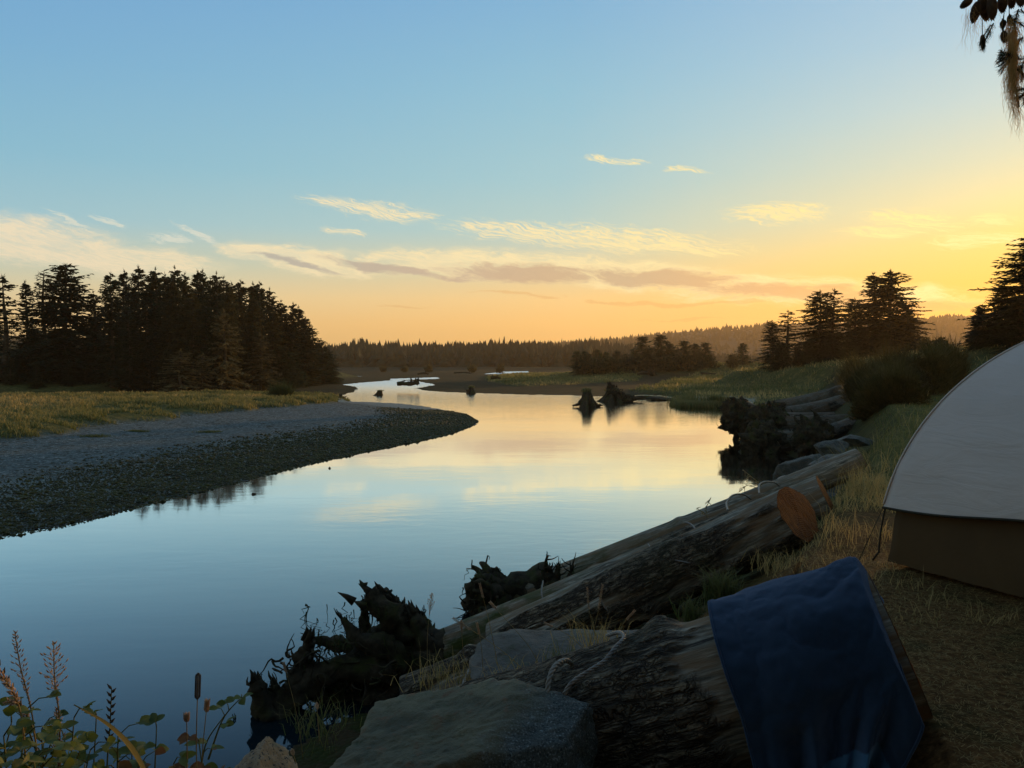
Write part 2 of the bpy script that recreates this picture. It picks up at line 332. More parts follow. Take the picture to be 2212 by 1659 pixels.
MARSH_R = gp([(1479, 859), (1478, 876), (1556, 877), (1600, 872), (1660, 880), (1790, 850), (1850, 838), (1860, 815), (1800, 803), (1650, 803), (1560, 812), (1450, 822), (1380, 838), (1395, 846), (1440, 848)], .3)
MARSH_M = gp([(1060, 822), (1055, 812), (1110, 807), (1240, 806), (1330, 809), (1380, 815), (1370, 822), (1200, 829), (1120, 832)], .25)
MARSH_S = gp([(700, 849), (730, 853), (742, 860), (737, 866), (690, 868)], .3)
FOREST = np.concatenate([gp([(-500, 852), (0, 851), (300, 849), (500, 844), (640, 832), (732, 822)], .3), [(-36, 185), (-60, 260), (-260, 260)]])

def pdist(pts, poly):
    pts = np.asarray(pts, float); d = np.full(len(pts), 1e9); ins = np.zeros(len(pts), bool); n = len(poly)
    for i in range(n):
        a = poly[i]; b = poly[(i + 1) % n]; ab = b - a; L = ab @ ab + 1e-12
        t = np.clip(((pts - a) @ ab) / L, 0, 1); q = a + t[:, None] * ab; d = np.minimum(d, np.hypot(pts[:, 0] - q[:, 0], pts[:, 1] - q[:, 1]))
        c = (a[1] > pts[:, 1]) != (b[1] > pts[:, 1])
        with np.errstate(divide='ignore', invalid='ignore'): xi = (b[0] - a[0]) * (pts[:, 1] - a[1]) / (b[1] - a[1]) + a[0]
        ins ^= c & (pts[:, 0] < xi)
    return np.where(ins, -d, d)
def terrain(xy, masks=False):
    xy = np.asarray(xy, float).reshape(-1, 2); x, y = xy[:, 0], xy[:, 1]; R = np.hypot(x, y); p3 = np.c_[xy, np.zeros(len(xy))]
    jag = fbm(p3 * .9, 3, 3) * np.clip(R / 40, .08, .7)
    dm = pdist(xy, W_MAIN) + jag * .8; dw = dm.copy()
    for q in PUDDLES: dw = np.minimum(dw, pdist(xy, q) + jag * .4 - .6)
    dc = pdist(xy, CREST); dml = pdist(xy, MARSH_L) + fbm(p3 * .5, 3, 5) * 1.6; dmr = pdist(xy, MARSH_R) + fbm(p3 * .5, 3, 6) * 1.5
    dmm = pdist(xy, MARSH_M) + fbm(p3 * .3, 3, 7) * 2; dms = pdist(xy, MARSH_S); df = pdist(xy, FOREST) + fbm(p3 * .2, 3, 8) * 2
    n1 = fbm(p3 * .25, 4, 1); n2 = fbm(p3 * 1.3, 4, 2)
    near = 1 - sstep(58, 85, y)
    dpud = dm * 0 + 1e3
    for q in PUDDLES: dpud = np.minimum(dpud, pdist(xy, q))
    amp = .13 * sstep(5, 40, dpud) + .02 + .5 * near * (x < 12); dd = np.maximum(dw, 0)
    z = amp * (1 - np.exp(-dd / (9 - 3 * near))) + n1 * (.05 + .04 * near) * sstep(0, 6, dd) + n2 * .02 * sstep(0, 3, dd) * np.clip(60 / (R + 1), 0, 1)
    mar = np.minimum(np.minimum(dml, dmr), np.minimum(dmm, dms)); hm = np.where(dml < dmr, .34, .42)
    z = z + hm * (1 - sstep(-1.2, .8, mar)) * (1 + .5 * n2) * np.where(dmm < 2, .55, 1)
    z = z + (.9 + .7 * sstep(0, -40, df) + .3 * n1) * (1 - sstep(-7, 1.5, df))
    # camp-side bank
    wid = np.clip(np.maximum(dc, 0) + np.maximum(dw, .01), .5, 4.8)
    tb = np.clip(1 - np.maximum(dc, 0) / wid, 0, 1); tb = np.where(dc <= 0, 1.0, tb ** 1.5)
    camp_top = 2.32 + .05 * n1 + .03 * n2 * sstep(3, 8, R)
    side = (x > -20) & (dc < 40) & (y < 125)
    zb = np.where(side, camp_top * tb + .12 * fbm(p3 * 2.2, 3, 12) * (tb < .97) * (tb > 0), 0); z = np.where(dw > 0, np.maximum(z, zb), z)
    # rise on the right and the low dune behind
    bump = 3.3 * np.exp(-(((x - 62) / 24) ** 2 + ((y - 92) / 26) ** 2)) + 1.9 * np.exp(-(((x - 33) / 9) ** 2 + ((y - 50) / 12) ** 2)) + 2.3 * np.exp(-(((x - 50) / 20) ** 2 + ((y - 60) / 22) ** 2))
    z = z + bump * (dw > 0) * sstep(-2, 8, np.maximum(-dc, np.maximum(dw - 10, 0) * .6))
    dune = 2.6 * np.exp(-((y - 172 - .25 * (60 - x)) / 16) ** 2) * sstep(8, 26, x) * (1 - sstep(150, 260, x))
    dune += .9 * np.exp(-((y - 312) / 12) ** 2) * sstep(-42, 0, x)
    z = z + dune * (dw > 0)
    z = np.where(y > 300, z + .6 * sstep(300, 340, y), z)
    z = np.where(dw <= 0, np.maximum(dw * .22, -.9) - .02, z + .012)
    if not masks: return z
    wet = (1 - sstep(3.6, 7.0, dm + fbm(p3 * .6, 4, 21) * 2.6)) * (y < 75) * (dc > 9)
    grass = np.maximum(1 - sstep(-.5, .9, mar), (1 - sstep(-3, 1, df)) * .9)
    mud = np.maximum(sstep(60, 78, y), 1 - sstep(6, 9, dc)) * (dc > -3)
    cg = 1 - sstep(-.5, 2.0, dc); camp = cg * (1 - sstep(7.5, 10.5, R + fbm(p3, 3, 9) * 1.5)); grass = np.maximum(grass, cg * (1 - camp))
    grass = np.maximum(grass, sstep(.6, 1.6, dune) * .8)
    return z, wet, grass, camp, mud
def TZ(x, y): return float(terrain([[x, y]])[0])
RADII = np.concatenate([[.02], np.geomspace(.35, 3200, 640)])
ANG = np.radians(np.concatenate([np.linspace(-48, 48, 820), np.linspace(48.8, 311.2, 150)]))
def build_ground():
    A, R = np.meshgrid(ANG, RADII); xy = np.c_[(np.sin(A) * R).ravel(), (np.cos(A) * R).ravel()]
    z, wet, grass, camp, mud = terrain(xy, True)
    na, nr = len(ANG), len(RADII); i = np.arange(nr - 1)[:, None] * na; j = np.arange(na)[None]; j2 = (j + 1) % na
    Fq = np.stack([i + j, i + na + j, i + na + j2, i + j2], -1).reshape(-1, 4)
    Fq = Fq[:, ::-1]
    mb = MB(); mb.add(np.c_[xy, z], Fq, 0, wet=wet, grass=grass, camp=camp, mud=mud)
    tag(mb.build('ground', M['ground']), kind='structure')
    w = MB(); th = np.linspace(0, 2 * math.pi, 65)[:-1]; w.add(np.concatenate([[(0, 0, 0)], np.c_[3150 * np.sin(th), 3150 * np.cos(th), 0 * th]]), [[0, 1 + (k + 1) % 64, 1 + k] for k in range(64)])
    tag(w.build('water', M['water'], smooth=False), kind='structure')
build_ground()

# ------------------------------------------------------------------ pebbles, marsh grass
def blades(mb, base, h, w, lean, tint, seed, seg=2, bend=.5, wind=None):
    rng = np.random.default_rng(seed); n = len(base); a = rng.uniform(0, 2 * math.pi, n)
    side = np.c_[np.cos(a), np.sin(a), np.zeros(n)]; ld = rng.uniform(0, 2 * math.pi, n); dr = np.c_[np.cos(ld), np.sin(ld), np.zeros(n)]
    if wind is not None: dr = dr + np.asarray(wind); 
    h = np.broadcast_to(h, (n,)); w = np.broadcast_to(w, (n,)); lean = np.broadcast_to(lean, (n,)) * rng.uniform(.3, 1.3, n)
    m1 = base + dr * (lean * h * .35)[:, None] + np.c_[np.zeros((n, 2)), h * .6]
    tp = base + dr * (lean * h)[:, None] + np.c_[np.zeros((n, 2)), h * (1 - .3 * lean)]
    V = np.stack([base - side * w[:, None] * .5, base + side * w[:, None] * .5, m1 + side * w[:, None] * .38, m1 - side * w[:, None] * .38, tp], 1)
    b = np.arange(n)[:, None] * 5; Q = b + np.array([[0, 1, 2, 3]]); T = b + np.array([[3, 2, 4]])
    tt = np.repeat(np.broadcast_to(tint, (n,)), 5); tip = np.tile([0, 0, .5, .5, 1.], n)
    mb.add(V.reshape(-1, 3), Q, 0, tint=tt, tip=tip); mb.f.setdefault((3, 0), []).append(T + mb.n - 5 * n)
def scatter(poly_or_box, n, rng):
    x0, x1, y0, y1 = poly_or_box; return np.c_[rng.uniform(x0, x1, n), rng.uniform(y0, y1, n)]
def in_view(xy, m=1.15): return (np.abs(xy[:, 0]) < xy[:, 1] * .662 * m + 1.0)
rng = np.random.default_rng(5)
def build_pebbles():
    mb = MB(); c = []
    # spread with more density near the camera and along the water line
    R = rng.uniform(12, 60, 560000); A = rng.uniform(-.85, .02, 560000); xy = np.c_[np.sin(A) * R, np.cos(A) * R]
    d = pdist(xy, W_MAIN); keep = (d > -.25) & (d < 6.5) & (rng.random(len(d)) < np.clip(1.15 - d / 5.5, .05, 1)) & (pdist(xy, CREST) > 8)
    xy = xy[keep][:110000]; n = len(xy); z = terrain(xy); r = rng.lognormal(-3.85, .5, n) * np.clip(np.hypot(xy[:, 0], xy[:, 1]) / 24, .8, 1.6); r = np.clip(r, .01, .13)
    o = np.array([[1, 0, 0], [0, 1, 0], [-1, 0, 0], [0, -1, 0], [0, 0, .75], [0, 0, -.5]]); jit = rng.uniform(.7, 1.3, (n, 6, 1)); rot = rng.uniform(0, 6.28, n)
    cs, sn = np.cos(rot), np.sin(rot); O = o[None] * jit * r[:, None, None]; ox = O[..., 0] * cs[:, None] - O[..., 1] * sn[:, None]; oy = O[..., 0] * sn[:, None] * .8 + O[..., 1] * cs[:, None] * .8
    V = np.stack([ox + xy[:, :1], oy + xy[:, 1:], O[..., 2] * .8 + np.maximum(z, -.01)[:, None] + r[:, None] * .2], -1)
    T = np.array([[0, 1, 4], [1, 2, 4], [2, 3, 4], [3, 0, 4], [1, 0, 5], [2, 1, 5], [3, 2, 5], [0, 3, 5]]); Fc = (np.arange(n)[:, None, None] * 6 + T[None]).reshape(-1, 3)
    mb.add(V.reshape(-1, 3), Fc); tag(mb.build('pebbles', M['pebble'], smooth=False), 'dark wet pebbles strewn along the edge of the gravel bar', 'pebbles', kind='stuff')
build_pebbles()
def marsh(name, poly, n, hmin, hmax, wmul, label, seed, tlo, thi, clump=.25):
    r = np.random.default_rng(seed); lo = poly.min(0); hi = poly.max(0); xy = np.c_[r.uniform(lo[0], hi[0], n * 3), r.uniform(lo[1], hi[1], n * 3)]
    p3 = np.c_[xy, np.zeros(len(xy))]; xy = xy[(pdist(xy, poly) + fbm(p3 * .5, 3, 5) * 1.6 < .4) & in_view(xy)]; p3 = np.c_[xy, np.zeros(len(xy))]
    cl = fbm(p3 * .8, 3, seed + 3); xy = xy[cl > -clump * r.random(len(cl))][:n]; p3 = np.c_[xy, np.zeros(len(xy))]
    cl = fbm(p3 * .8, 3, seed + 3); big = fbm(p3 * .12, 3, seed + 5); z = terrain(xy); D = np.hypot(xy[:, 0], xy[:, 1])
    h = (hmin + (hmax - hmin) * r.random(len(xy)) ** 1.5) * (1 + 1.5 * np.clip(cl, -.4, .8)); tint = np.clip(tlo + (thi - tlo) * (.5 + .9 * big + .5 * r.normal(0, .35, len(xy))), 0, 1)
    mb = MB(); blades(mb, np.c_[xy, z - .02], h, D / 773 * wmul, .55, tint, seed + 1); tag(mb.build(name, M['blade'], smooth=False), label, 'grass', kind='stuff')
marsh('marsh_grass', MARSH_L, 110000, .06, .30, .8, 'sunlit yellow green marsh grass beyond the gravel bar', 31, .05, .85)
marsh('marsh_grass', MARSH_R, 60000, .06, .5, .8, 'green marsh grass at the inlet beside the driftwood pile', 32, -.05, .95)
marsh('marsh_grass', MARSH_M, 16000, .15, .4, 1.0, 'low green marsh patch on the mudflat beyond the stumps', 33, .1, .8)
def sedge_fringe():
    r = np.random.default_rng(8); mb = MB(); a = gp([(1474, 866), (1477, 880), (1515, 883), (1560, 882)]); pts = spline(np.c_[a, 0 * a[:, 0]], 400)[:, :2]
    xy = pts[r.integers(0, 400, 5000)] + r.normal(0, .45, (5000, 2)) + [0.3, .9]; z = np.maximum(terrain(xy), 0)
    blades(mb, np.c_[xy, z], r.uniform(.3, .75, 5000), .07, .25, r.uniform(0, .35, 5000), 9)
    tag(mb.build('sedge', M['blade'], smooth=False), 'dark sedge fringe standing at the water edge of the inlet', 'sedge', kind='stuff')
sedge_fringe()
# ------------------------------------------------------------------ conifers
def twigs(mb, base, dirv, length, width, rng, mi=0, droop=.25, n3=3):
    """each twig: a fan of narrow pointed needles sprays"""
    n = len(base); d = dirv / (np.linalg.norm(dirv, axis=1)[:, None] + 1e-9)
    up = np.tile([0, 0, 1.0], (n, 1)); s = np.cross(d, up); s /= np.linalg.norm(s, axis=1)[:, None] + 1e-9
    for k in range(n3):
        an = (k - (n3 - 1) / 2) * .75 + rng.normal(0, .2, n); L = length * rng.uniform(.6, 1.15, n) * (1 - .25 * abs(k - (n3 - 1) / 2))
        dd = d * np.cos(an)[:, None] + s * np.sin(an)[:, None]; dd[:, 2] += rng.normal(-droop, .22, n)
        w = np.cross(dd, up) * .8 + up * rng.normal(0, .5, n)[:, None]; w /= np.linalg.norm(w, axis=1)[:, None] + 1e-9; W = width * rng.uniform(.7, 1.3, n)
        V = np.stack([base, base + dd * (L * .45)[:, None] + w * W[:, None] * .5, base + dd * L[:, None], base + dd * (L * .45)[:, None] - w * W[:, None] * .5], 1)
        mb.add(V.reshape(-1, 3), np.arange(n)[:, None] * 4 + np.array([[0, 1, 2, 3]]), mi)
def conifer_meshes(seed, H=14.0, W=3.0, dens=1.0, bare=.06, size=1.0, ragged=.25, power=.8, thin=False):
    rng = np.random.default_rng(seed); tr = MB(); cr = MB(); br = MB()
    ts = np.linspace(0, 1, 14); lean = np.c_[fbm(np.c_[ts * 2, ts * 0 + seed, ts * 0], 2, 1) * .02 * H, fbm(np.c_[ts * 2, ts * 0 + seed + 9, ts * 0], 2, 1) * .02 * H, ts * H]; lean[:, :2] -= lean[0, :2]
    tube(tr, lean, np.maximum(.022 * H * (1 - ts) ** .8, .02), 8, rough=.25, seed=seed)
    bases = []; dirs = []; lens = []; h = bare
    while h < .985:
        nb = int(rng.integers(5, 9) * dens + .5) if h < .9 else 5
        env = ((1 - h) ** (power * .82)) * min(1, (h + .3) / .45)
        for q in range(max(nb, 1)):
            if rng.random() < ragged * .4: continue
            az = rng.uniform(0, 6.283); hh = min(h + rng.uniform(-.012, .012), .99); L = W * env * rng.uniform(.62, 1.15) + .18
            if rng.random() < .06: L *= 1.3
            o = np.array([np.interp(hh, ts, lean[:, 0]), np.interp(hh, ts, lean[:, 1]), hh * H]); dv = np.array([math.cos(az), math.sin(az), 0.0])
            rise = .5 if h > .85 else (.18 if h > .5 else -.02); sag = .38 if h < .7 else .22; m = max(4, int(L / (.27 * size)))
            s = np.linspace(0, 1, m + 1)[1:]; pts = o + dv * (L * s)[:, None]; pts[:, 2] += L * (rise * s - sag * s * s + .16 * s ** 4 * (h < .9)); pts += rng.normal(0, .03, pts.shape)
            if L > .5 * W * .3: tube(br, np.concatenate([[o], pts[::max(1, m // 4)]]), np.linspace(.012 * H * .22 + .01, .008, len(pts[::max(1, m // 4)]) + 1), 3, cap=False)
            side = np.array([-dv[1], dv[0], 0]); tw = .4 * L * (1.05 - s) + .22 * size
            for sg in (-1, 1):
                k = rng.random(m) < (.9 if not thin else .55); k &= s > .15
                bases.append(pts[k]); dirs.append((dv * .75 + side * sg * 1.0)[None] + rng.normal(0, .2, (k.sum(), 3))); lens.append(tw[k] * rng.uniform(.6, 1.2, k.sum()))
            bases.append(pts); dirs.append(np.tile(dv, (m, 1)) + rng.normal(0, .2, (m, 3))); lens.append(np.full(m, .42 * size))
        h += (.028 if not thin else .04) * (1.15 - .5 * h) * 14 / max(H, 9)
    b = np.concatenate(bases); d = np.concatenate(dirs); l = np.concatenate(lens)
    twigs(cr, b, d, l * 1.05, .16 * size * (1 + l * .35), rng); 
    top = lean[-1]; twigs(cr, np.tile(top - [0, 0, .25], (5, 1)), rng.normal(0, .35, (5, 3)) + [0, 0, 1.5], np.full(5, .5 * size), .08 * size, rng, droop=-.4)
    return tr, cr, br
VAR = {}; HWM = 1.45
def make_variant(key, crown_mat, **kw):
    tr, cr, br = conifer_meshes(**kw); root = empty(key)
    t = tr.build('trunk', M['trunk_bark'], root); c = cr.build('crown', M[crown_mat], root, smooth=False)
    if br.n: b = br.build('branches', M['trunk_bark'], root, smooth=False)
    kids(root); VAR[key] = [root, kw['H'], kw['W'], False]; return root
make_variant('spruce_tree', 'foliage_dark', seed=1, H=14, W=2.9)
make_variant('tall_spruce', 'foliage_dark', seed=2, H=15, W=2.6, ragged=.5, dens=.9)
make_variant('narrow_spruce', 'foliage_dark', seed=3, H=14, W=2.2, power=.95)
make_variant('wide_spruce', 'foliage_dark', seed=4, H=15, W=4.4, dens=1.15, power=.7)
make_variant('thin_spruce', 'foliage_dark', seed=5, H=12, W=2.4, thin=True, ragged=.6, dens=.8)
make_variant('small_spruce', 'foliage_young', seed=6, H=6, W=1.9, bare=.02, size=.8, dens=.9)
make_variant('lichened_spruce', 'foliage_lichen', seed=7, H=10, W=3.0, thin=True, ragged=.4, dens=1.1)
make_variant('sunlit_spruce', 'foliage_sunlit', seed=9, H=13, W=2.8, dens=1.1, ragged=.35)  # front-row spruce whose crown colour carries painted sunlight
make_variant('dense_spruce', 'foliage_dark', seed=8, H=11, W=3.4, dens=1.35, power=.75, bare=.03, size=.8)
def plant(key, X, Y, ztop, label, group=None, cat='tree', wid=1.0, sink=.15, rot=None):
    v = VAR[key]; z = TZ(X, Y) - sink; h = max(ztop - z, 3.0 if v[1] > 9 else 1.0); s = h / v[1]; wid = min(wid, 1.9)
    if not v[3]: r = v[0]; v[3] = True
    else: r = copy_tree(v[0])
    r.location = (X, Y, z); r.scale = (s * wid, s * wid, s); r.rotation_euler = (0, 0, random.uniform(0, 6.28) if rot is None else rot)
    tag(r, label, cat, group); return r
def plant_px(key, px, py, Y, label, group=None, halfw=None, **k):
    t = P(px, py, Y); v = VAR[key]; w = 1.0
    if t[2] - TZ(t[0], Y) < 1.5: return None
    if halfw:
        halfw = halfw * HWM; h = t[2] - TZ(t[0], Y) + .15; w = (halfw / F * Y) / (v[2] * h / v[1])
    return plant(key, t[0], Y, t[2], label, group, wid=w, **k)
random.seed(3)
ORD = ['first', 'second', 'third', 'fourth', 'fifth', 'sixth', 'seventh', 'eighth', 'ninth', 'tenth', 'eleventh', 'twelfth', 'thirteenth', 'fourteenth', 'fifteenth', 'sixteenth', 'seventeenth', 'eighteenth', 'nineteenth', 'twentieth', 'twenty-first', 'twenty-second']
def Yedge(x): return float(np.interp(x, [-200, 350, 500, 600, 660, 730], [90, 86, 92, 104, 114, 134]))
FG = 'spruces of the left forest'
plant_px('thin_spruce', 3, 597, 96, 'sparse dark spruce cut off by the left edge of the photo', FG, 48)
plant_px('narrow_spruce', 57, 608, 97, 'slim ragged spruce left of the dead tree with the nest', FG, 26)
plant_px('wide_spruce', 136, 572, 95, 'broad dark spruce standing alone right of the nest tree', FG, 78)
sky = [(207, 630, 30), (238, 590, 34), (265, 585, 26), (298, 576, 32), (333, 581, 34), (377, 577, 32), (400, 590, 24), (424, 586, 28), (438, 584, 24), (465, 590, 28), (488, 599, 30), (519, 606, 28), (544, 613, 26), (560, 609, 22), (579, 624, 26), (612, 650, 26), (632, 655, 24), (646, 664, 24), (660, 685, 24), (674, 706, 24), (697, 732, 26), (712, 757, 22)]
for i, (x, y, w) in enumerate(sky):
    key = ['tall_spruce', 'spruce_tree', 'narrow_spruce', 'spruce_tree', 'tall_spruce'][i % 5]
    Y = Yedge(x) + (9 + 5 * (i % 3) if i < 16 else 4)
    plant_px(key, x, y, Y, '%s spruce tip from the left along the skyline of the dense left forest' % ORD[i], FG, w)
tops = np.array(sky)
for i in range(74):                                                     # rows inside the wood, seen only as dark layers
    x = random.uniform(-170, 690); ys = float(np.interp(x, [-170, 0, 60, 200] + list(tops[:, 0]), [640, 640, 665, 650] + list(tops[:, 1])))
    front = i % 2; d = (random.uniform(6, 40) if i % 3 else random.uniform(30, 110)) if x > 190 else random.uniform(40, 130)
    if 60 < x < 215: d = random.uniform(110, 170)
    if front: plant_px('sunlit_spruce' if x > 330 and i % 3 else ['spruce_tree', 'narrow_spruce', 'tall_spruce'][i % 3], x, ys + d + 12, Yedge(x) + random.uniform(1, 8), 'dark spruce in the front rows of the left forest, below the skyline', 'front row spruces of the left forest', 30)
    else: plant_px(['spruce_tree', 'narrow_spruce', 'tall_spruce'][i % 3], x, ys + 10 + .3 * d, Yedge(x) + random.uniform(16, 34), 'dark spruce deep inside the left forest, seen between nearer trees', 'spruces deep in the left forest', 28)
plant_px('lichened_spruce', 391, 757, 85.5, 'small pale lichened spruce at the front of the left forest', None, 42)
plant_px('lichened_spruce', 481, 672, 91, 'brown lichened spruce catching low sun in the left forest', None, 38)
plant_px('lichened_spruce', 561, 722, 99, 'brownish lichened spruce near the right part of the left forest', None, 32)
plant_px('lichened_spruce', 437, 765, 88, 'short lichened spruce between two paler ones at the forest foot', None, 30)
plant_px('small_spruce', 622, 760, 110, 'small green spruce at the foot of the forest tip', None, 30)
plant_px('small_spruce', 700, 765, 129, 'last small spruce at the waterside tip of the left forest', None, 26)
# dead tree with nest
def dead_tree():
    b = P(92, 587, 96); z = TZ(b[0], 96); r = empty('dead_spruce', (b[0], 96, z)); H = b[2] - z; tr = MB(); rg = np.random.default_rng(4)
    tube(tr, [[0, 0, 0], [.1, 0, H * .4], [-.1, .1, H * .75], [.15, 0, H]], [.28, .22, .14, .03], 8, rough=.2)
    for k in range(26):
        h = rg.uniform(.35, .98); a = rg.uniform(0, 6.28); L = rg.uniform(.8, 2.6) * (1.25 - h); o = np.array([0, 0, h * H]); dv = np.array([math.cos(a), math.sin(a) * .6, 0])
        pts = [o, o + dv * L * .5 + [0, 0, .25 * L], o + dv * L + [0, 0, .3 * L]]; tube(tr, pts, [.06, .035, .012], 4)
        for q in range(4): p = o + dv * L * rg.uniform(.4, 1) + [0, 0, .27 * L]; tube(tr, [p, p + rg.normal(0, .35, 3) + [0, 0, .2]], [.02, .006], 3)
    tr.build('trunk', M['trunk_bark'], r)
    cr = MB(); n = 160; h = rg.uniform(.55, 1, n); a = rg.uniform(0, 6.28, n); R = rg.uniform(.5, 2.1, n) * (1.3 - h); twigs(cr, np.c_[np.cos(a) * R, np.sin(a) * R * .6, h * H], np.c_[np.cos(a), np.sin(a), a * 0], np.full(n, .5), .16, rg); cr.build('crown', M['foliage_dark'], r, smooth=False)
    ns = MB(); 
    for k in range(60): p = np.array([-.35, 0, H * .71]) + rg.normal(0, [.3, .3, .18]); tube(ns, [p, p + rg.normal(0, [.4, .4, .12])], [.03, .02], 3)
    ns.build('nest', M['dead_wood'], r); tag(r, 'sparse half dead spruce holding a big stick nest', 'tree')
dead_tree()
# island on the right and its neighbours
HWM = 1.5
IG = 'spruces of the clump right of the inlet'
for a in [('spruce_tree', 1668, 693, 106, 'leftmost dark spruce of the clump on the right bank', 27), ('thin_spruce', 1704, 672, 104, 'thin see-through spruce second from the left in the right clump', 34),
          ('dense_spruce', 1774, 630, 101, 'pointed dense spruce left of the tallest pair in the right clump', 52), ('thin_spruce', 1804, 626, 100, 'slender spruce with bare tip between two dense ones, right clump', 34),
          ('dense_spruce', 1851, 645, 98, 'low wide spruce at the middle of the right clump', 46), ('tall_spruce', 1895, 590, 97, 'tall ragged spruce, left one of the tallest pair', 46),
          ('dense_spruce', 1928, 585, 95, 'broad rounded spruce, right one of the tallest pair', 68), ('spruce_tree', 1960, 655, 96, 'shorter spruce filling the right edge of the clump', 34)]:
    plant_px(a[0], a[1], a[2], a[3], a[4], IG, a[5], cat='tree')
for i, (x, y, Y) in enumerate([(1690, 740, 100), (1745, 735, 98), (1800, 720, 97), (1870, 712, 95), (1830, 740, 94), (1910, 720, 93), (1725, 750, 97)]):
    plant_px('dense_spruce', x, y, Y, 'low dark spruce skirt at the foot of the right clump', 'low spruces under the right clump', 38)
HWM = 1.55
sm = [(1246, 757, 14), (1262, 758, 13), (1290, 755, 14), (1310, 760, 12), (1334, 757, 16), (1352, 764, 14), (1388, 727, 22), (1404, 752, 18), (1428, 723, 24), (1447, 742, 18), (1478, 736, 20), (1500, 742, 18), (1524, 740, 18), (1516, 758, 14), (1370, 758, 14), (1605, 741, 14), (1272, 764, 12), (1460, 756, 16)]
for i, (x, y, w) in enumerate(sorted(sm)):
    plant_px('small_spruce', x, y, 168 + (i * 7) % 9, ('lone little spruce at the right end of the far row' if x == 1605 else 'little spruce %s from the left in the row across the mudflat' % ORD[i]), 'little spruces in the row on the far dune', w)
HWM = 1.1
RG_ = 'big spruces at the right edge'
for a in [('dense_spruce', 2125, 662, 52, 'low spur spruce leaning out left of the big right-edge spruce', 30), ('dense_spruce', 2165, 610, 50, 'mid sized spruce in front of the big one at the right edge', 52),
          ('wide_spruce', 2236, 505, 48, 'huge dark spruce cut by the right edge of the photo', 130), ('dense_spruce', 2112, 690, 53, 'smallest bushy spruce at the left foot of the right-edge trees', 24)]:
    plant_px(a[0], a[1], a[2], a[3], a[4], RG_, a[5])
plant_px('dense_spruce', 2205, 640, 46, 'dense low spruce right behind the tent top', RG_, 60)
# ------------------------------------------------------------------ hills and far woods
RIDGE = [(-900, 700), (-200, 715), (300, 742), (900, 752), (1180, 744), (1300, 735), (1450, 719), (1560, 708), (1650, 701), (1760, 697), (1900, 692), (1990, 688), (2040, 683), (2075, 682), (2120, 690), (2300, 700), (2700, 690), (3300, 700)]
def ridge_y(px): return np.interp(px, [a for a, b in RIDGE], [b for a, b in RIDGE])
def hills():
    xs = np.linspace(-900, 3300, 260); rows = []
    for k, (fr, Y) in enumerate([(0, 760), (.28, 860), (.55, 960), (.82, 1080), (1.0, 1220), (.7, 1500), (0, 1900)]):
        q = []
        for x in xs:
            top = P(x, ridge_y(x) + 4, 1220); zt = top[2]; q.append([(x - CX) / F * Y, Y, max(0.4 + (zt - .4) * fr, .3) + 3 * math.sin(x * .02 + k) * fr])
        rows.append(q)
    V = np.array(rows).reshape(-1, 3); n = len(xs); i = np.arange(6)[:, None] * n; j = np.arange(n - 1)[None]
    mb = MB(); mb.add(V, np.stack([i + j, i + j + 1, i + n + j + 1, i + n + j], -1).reshape(-1, 4)); tag(mb.build('hills', M['far_foliage']), kind='structure'); return np.array(rows)
HR = hills()
def lowtrees(mb, base, h, w, rng, tiers=3, k=5):
    n = len(base)
    for t in range(tiers):
        f0 = .05 + t * .9 / tiers * .85; f1 = min(1.0, f0 + 1.55 / tiers if t < tiers - 1 else 1.0); rad = w * (1 - f0) * rng.uniform(.75, 1.2, n); th = np.arange(k) * 2 * math.pi / k
        an = th[None] + rng.uniform(0, 6.28, n)[:, None]; rr = rad[:, None] * rng.uniform(.55, 1.25, (n, k))
        ring = np.stack([base[:, :1] + np.cos(an) * rr, base[:, 1:2] + np.sin(an) * rr, (base[:, 2] + h * f0)[:, None] + rng.uniform(-.06, .04, (n, k)) * h[:, None]], -1)
        apex = base + np.c_[rng.normal(0, .02, n) * h, rng.normal(0, .02, n) * h, h * f1]
        V = np.concatenate([ring, apex[:, None]], 1); b = np.arange(n)[:, None, None] * (k + 1); T = np.array([[q, (q + 1) % k, k] for q in range(k)])[None]
        mb.add(V.reshape(-1, 3), (b + T).reshape(-1, 3))
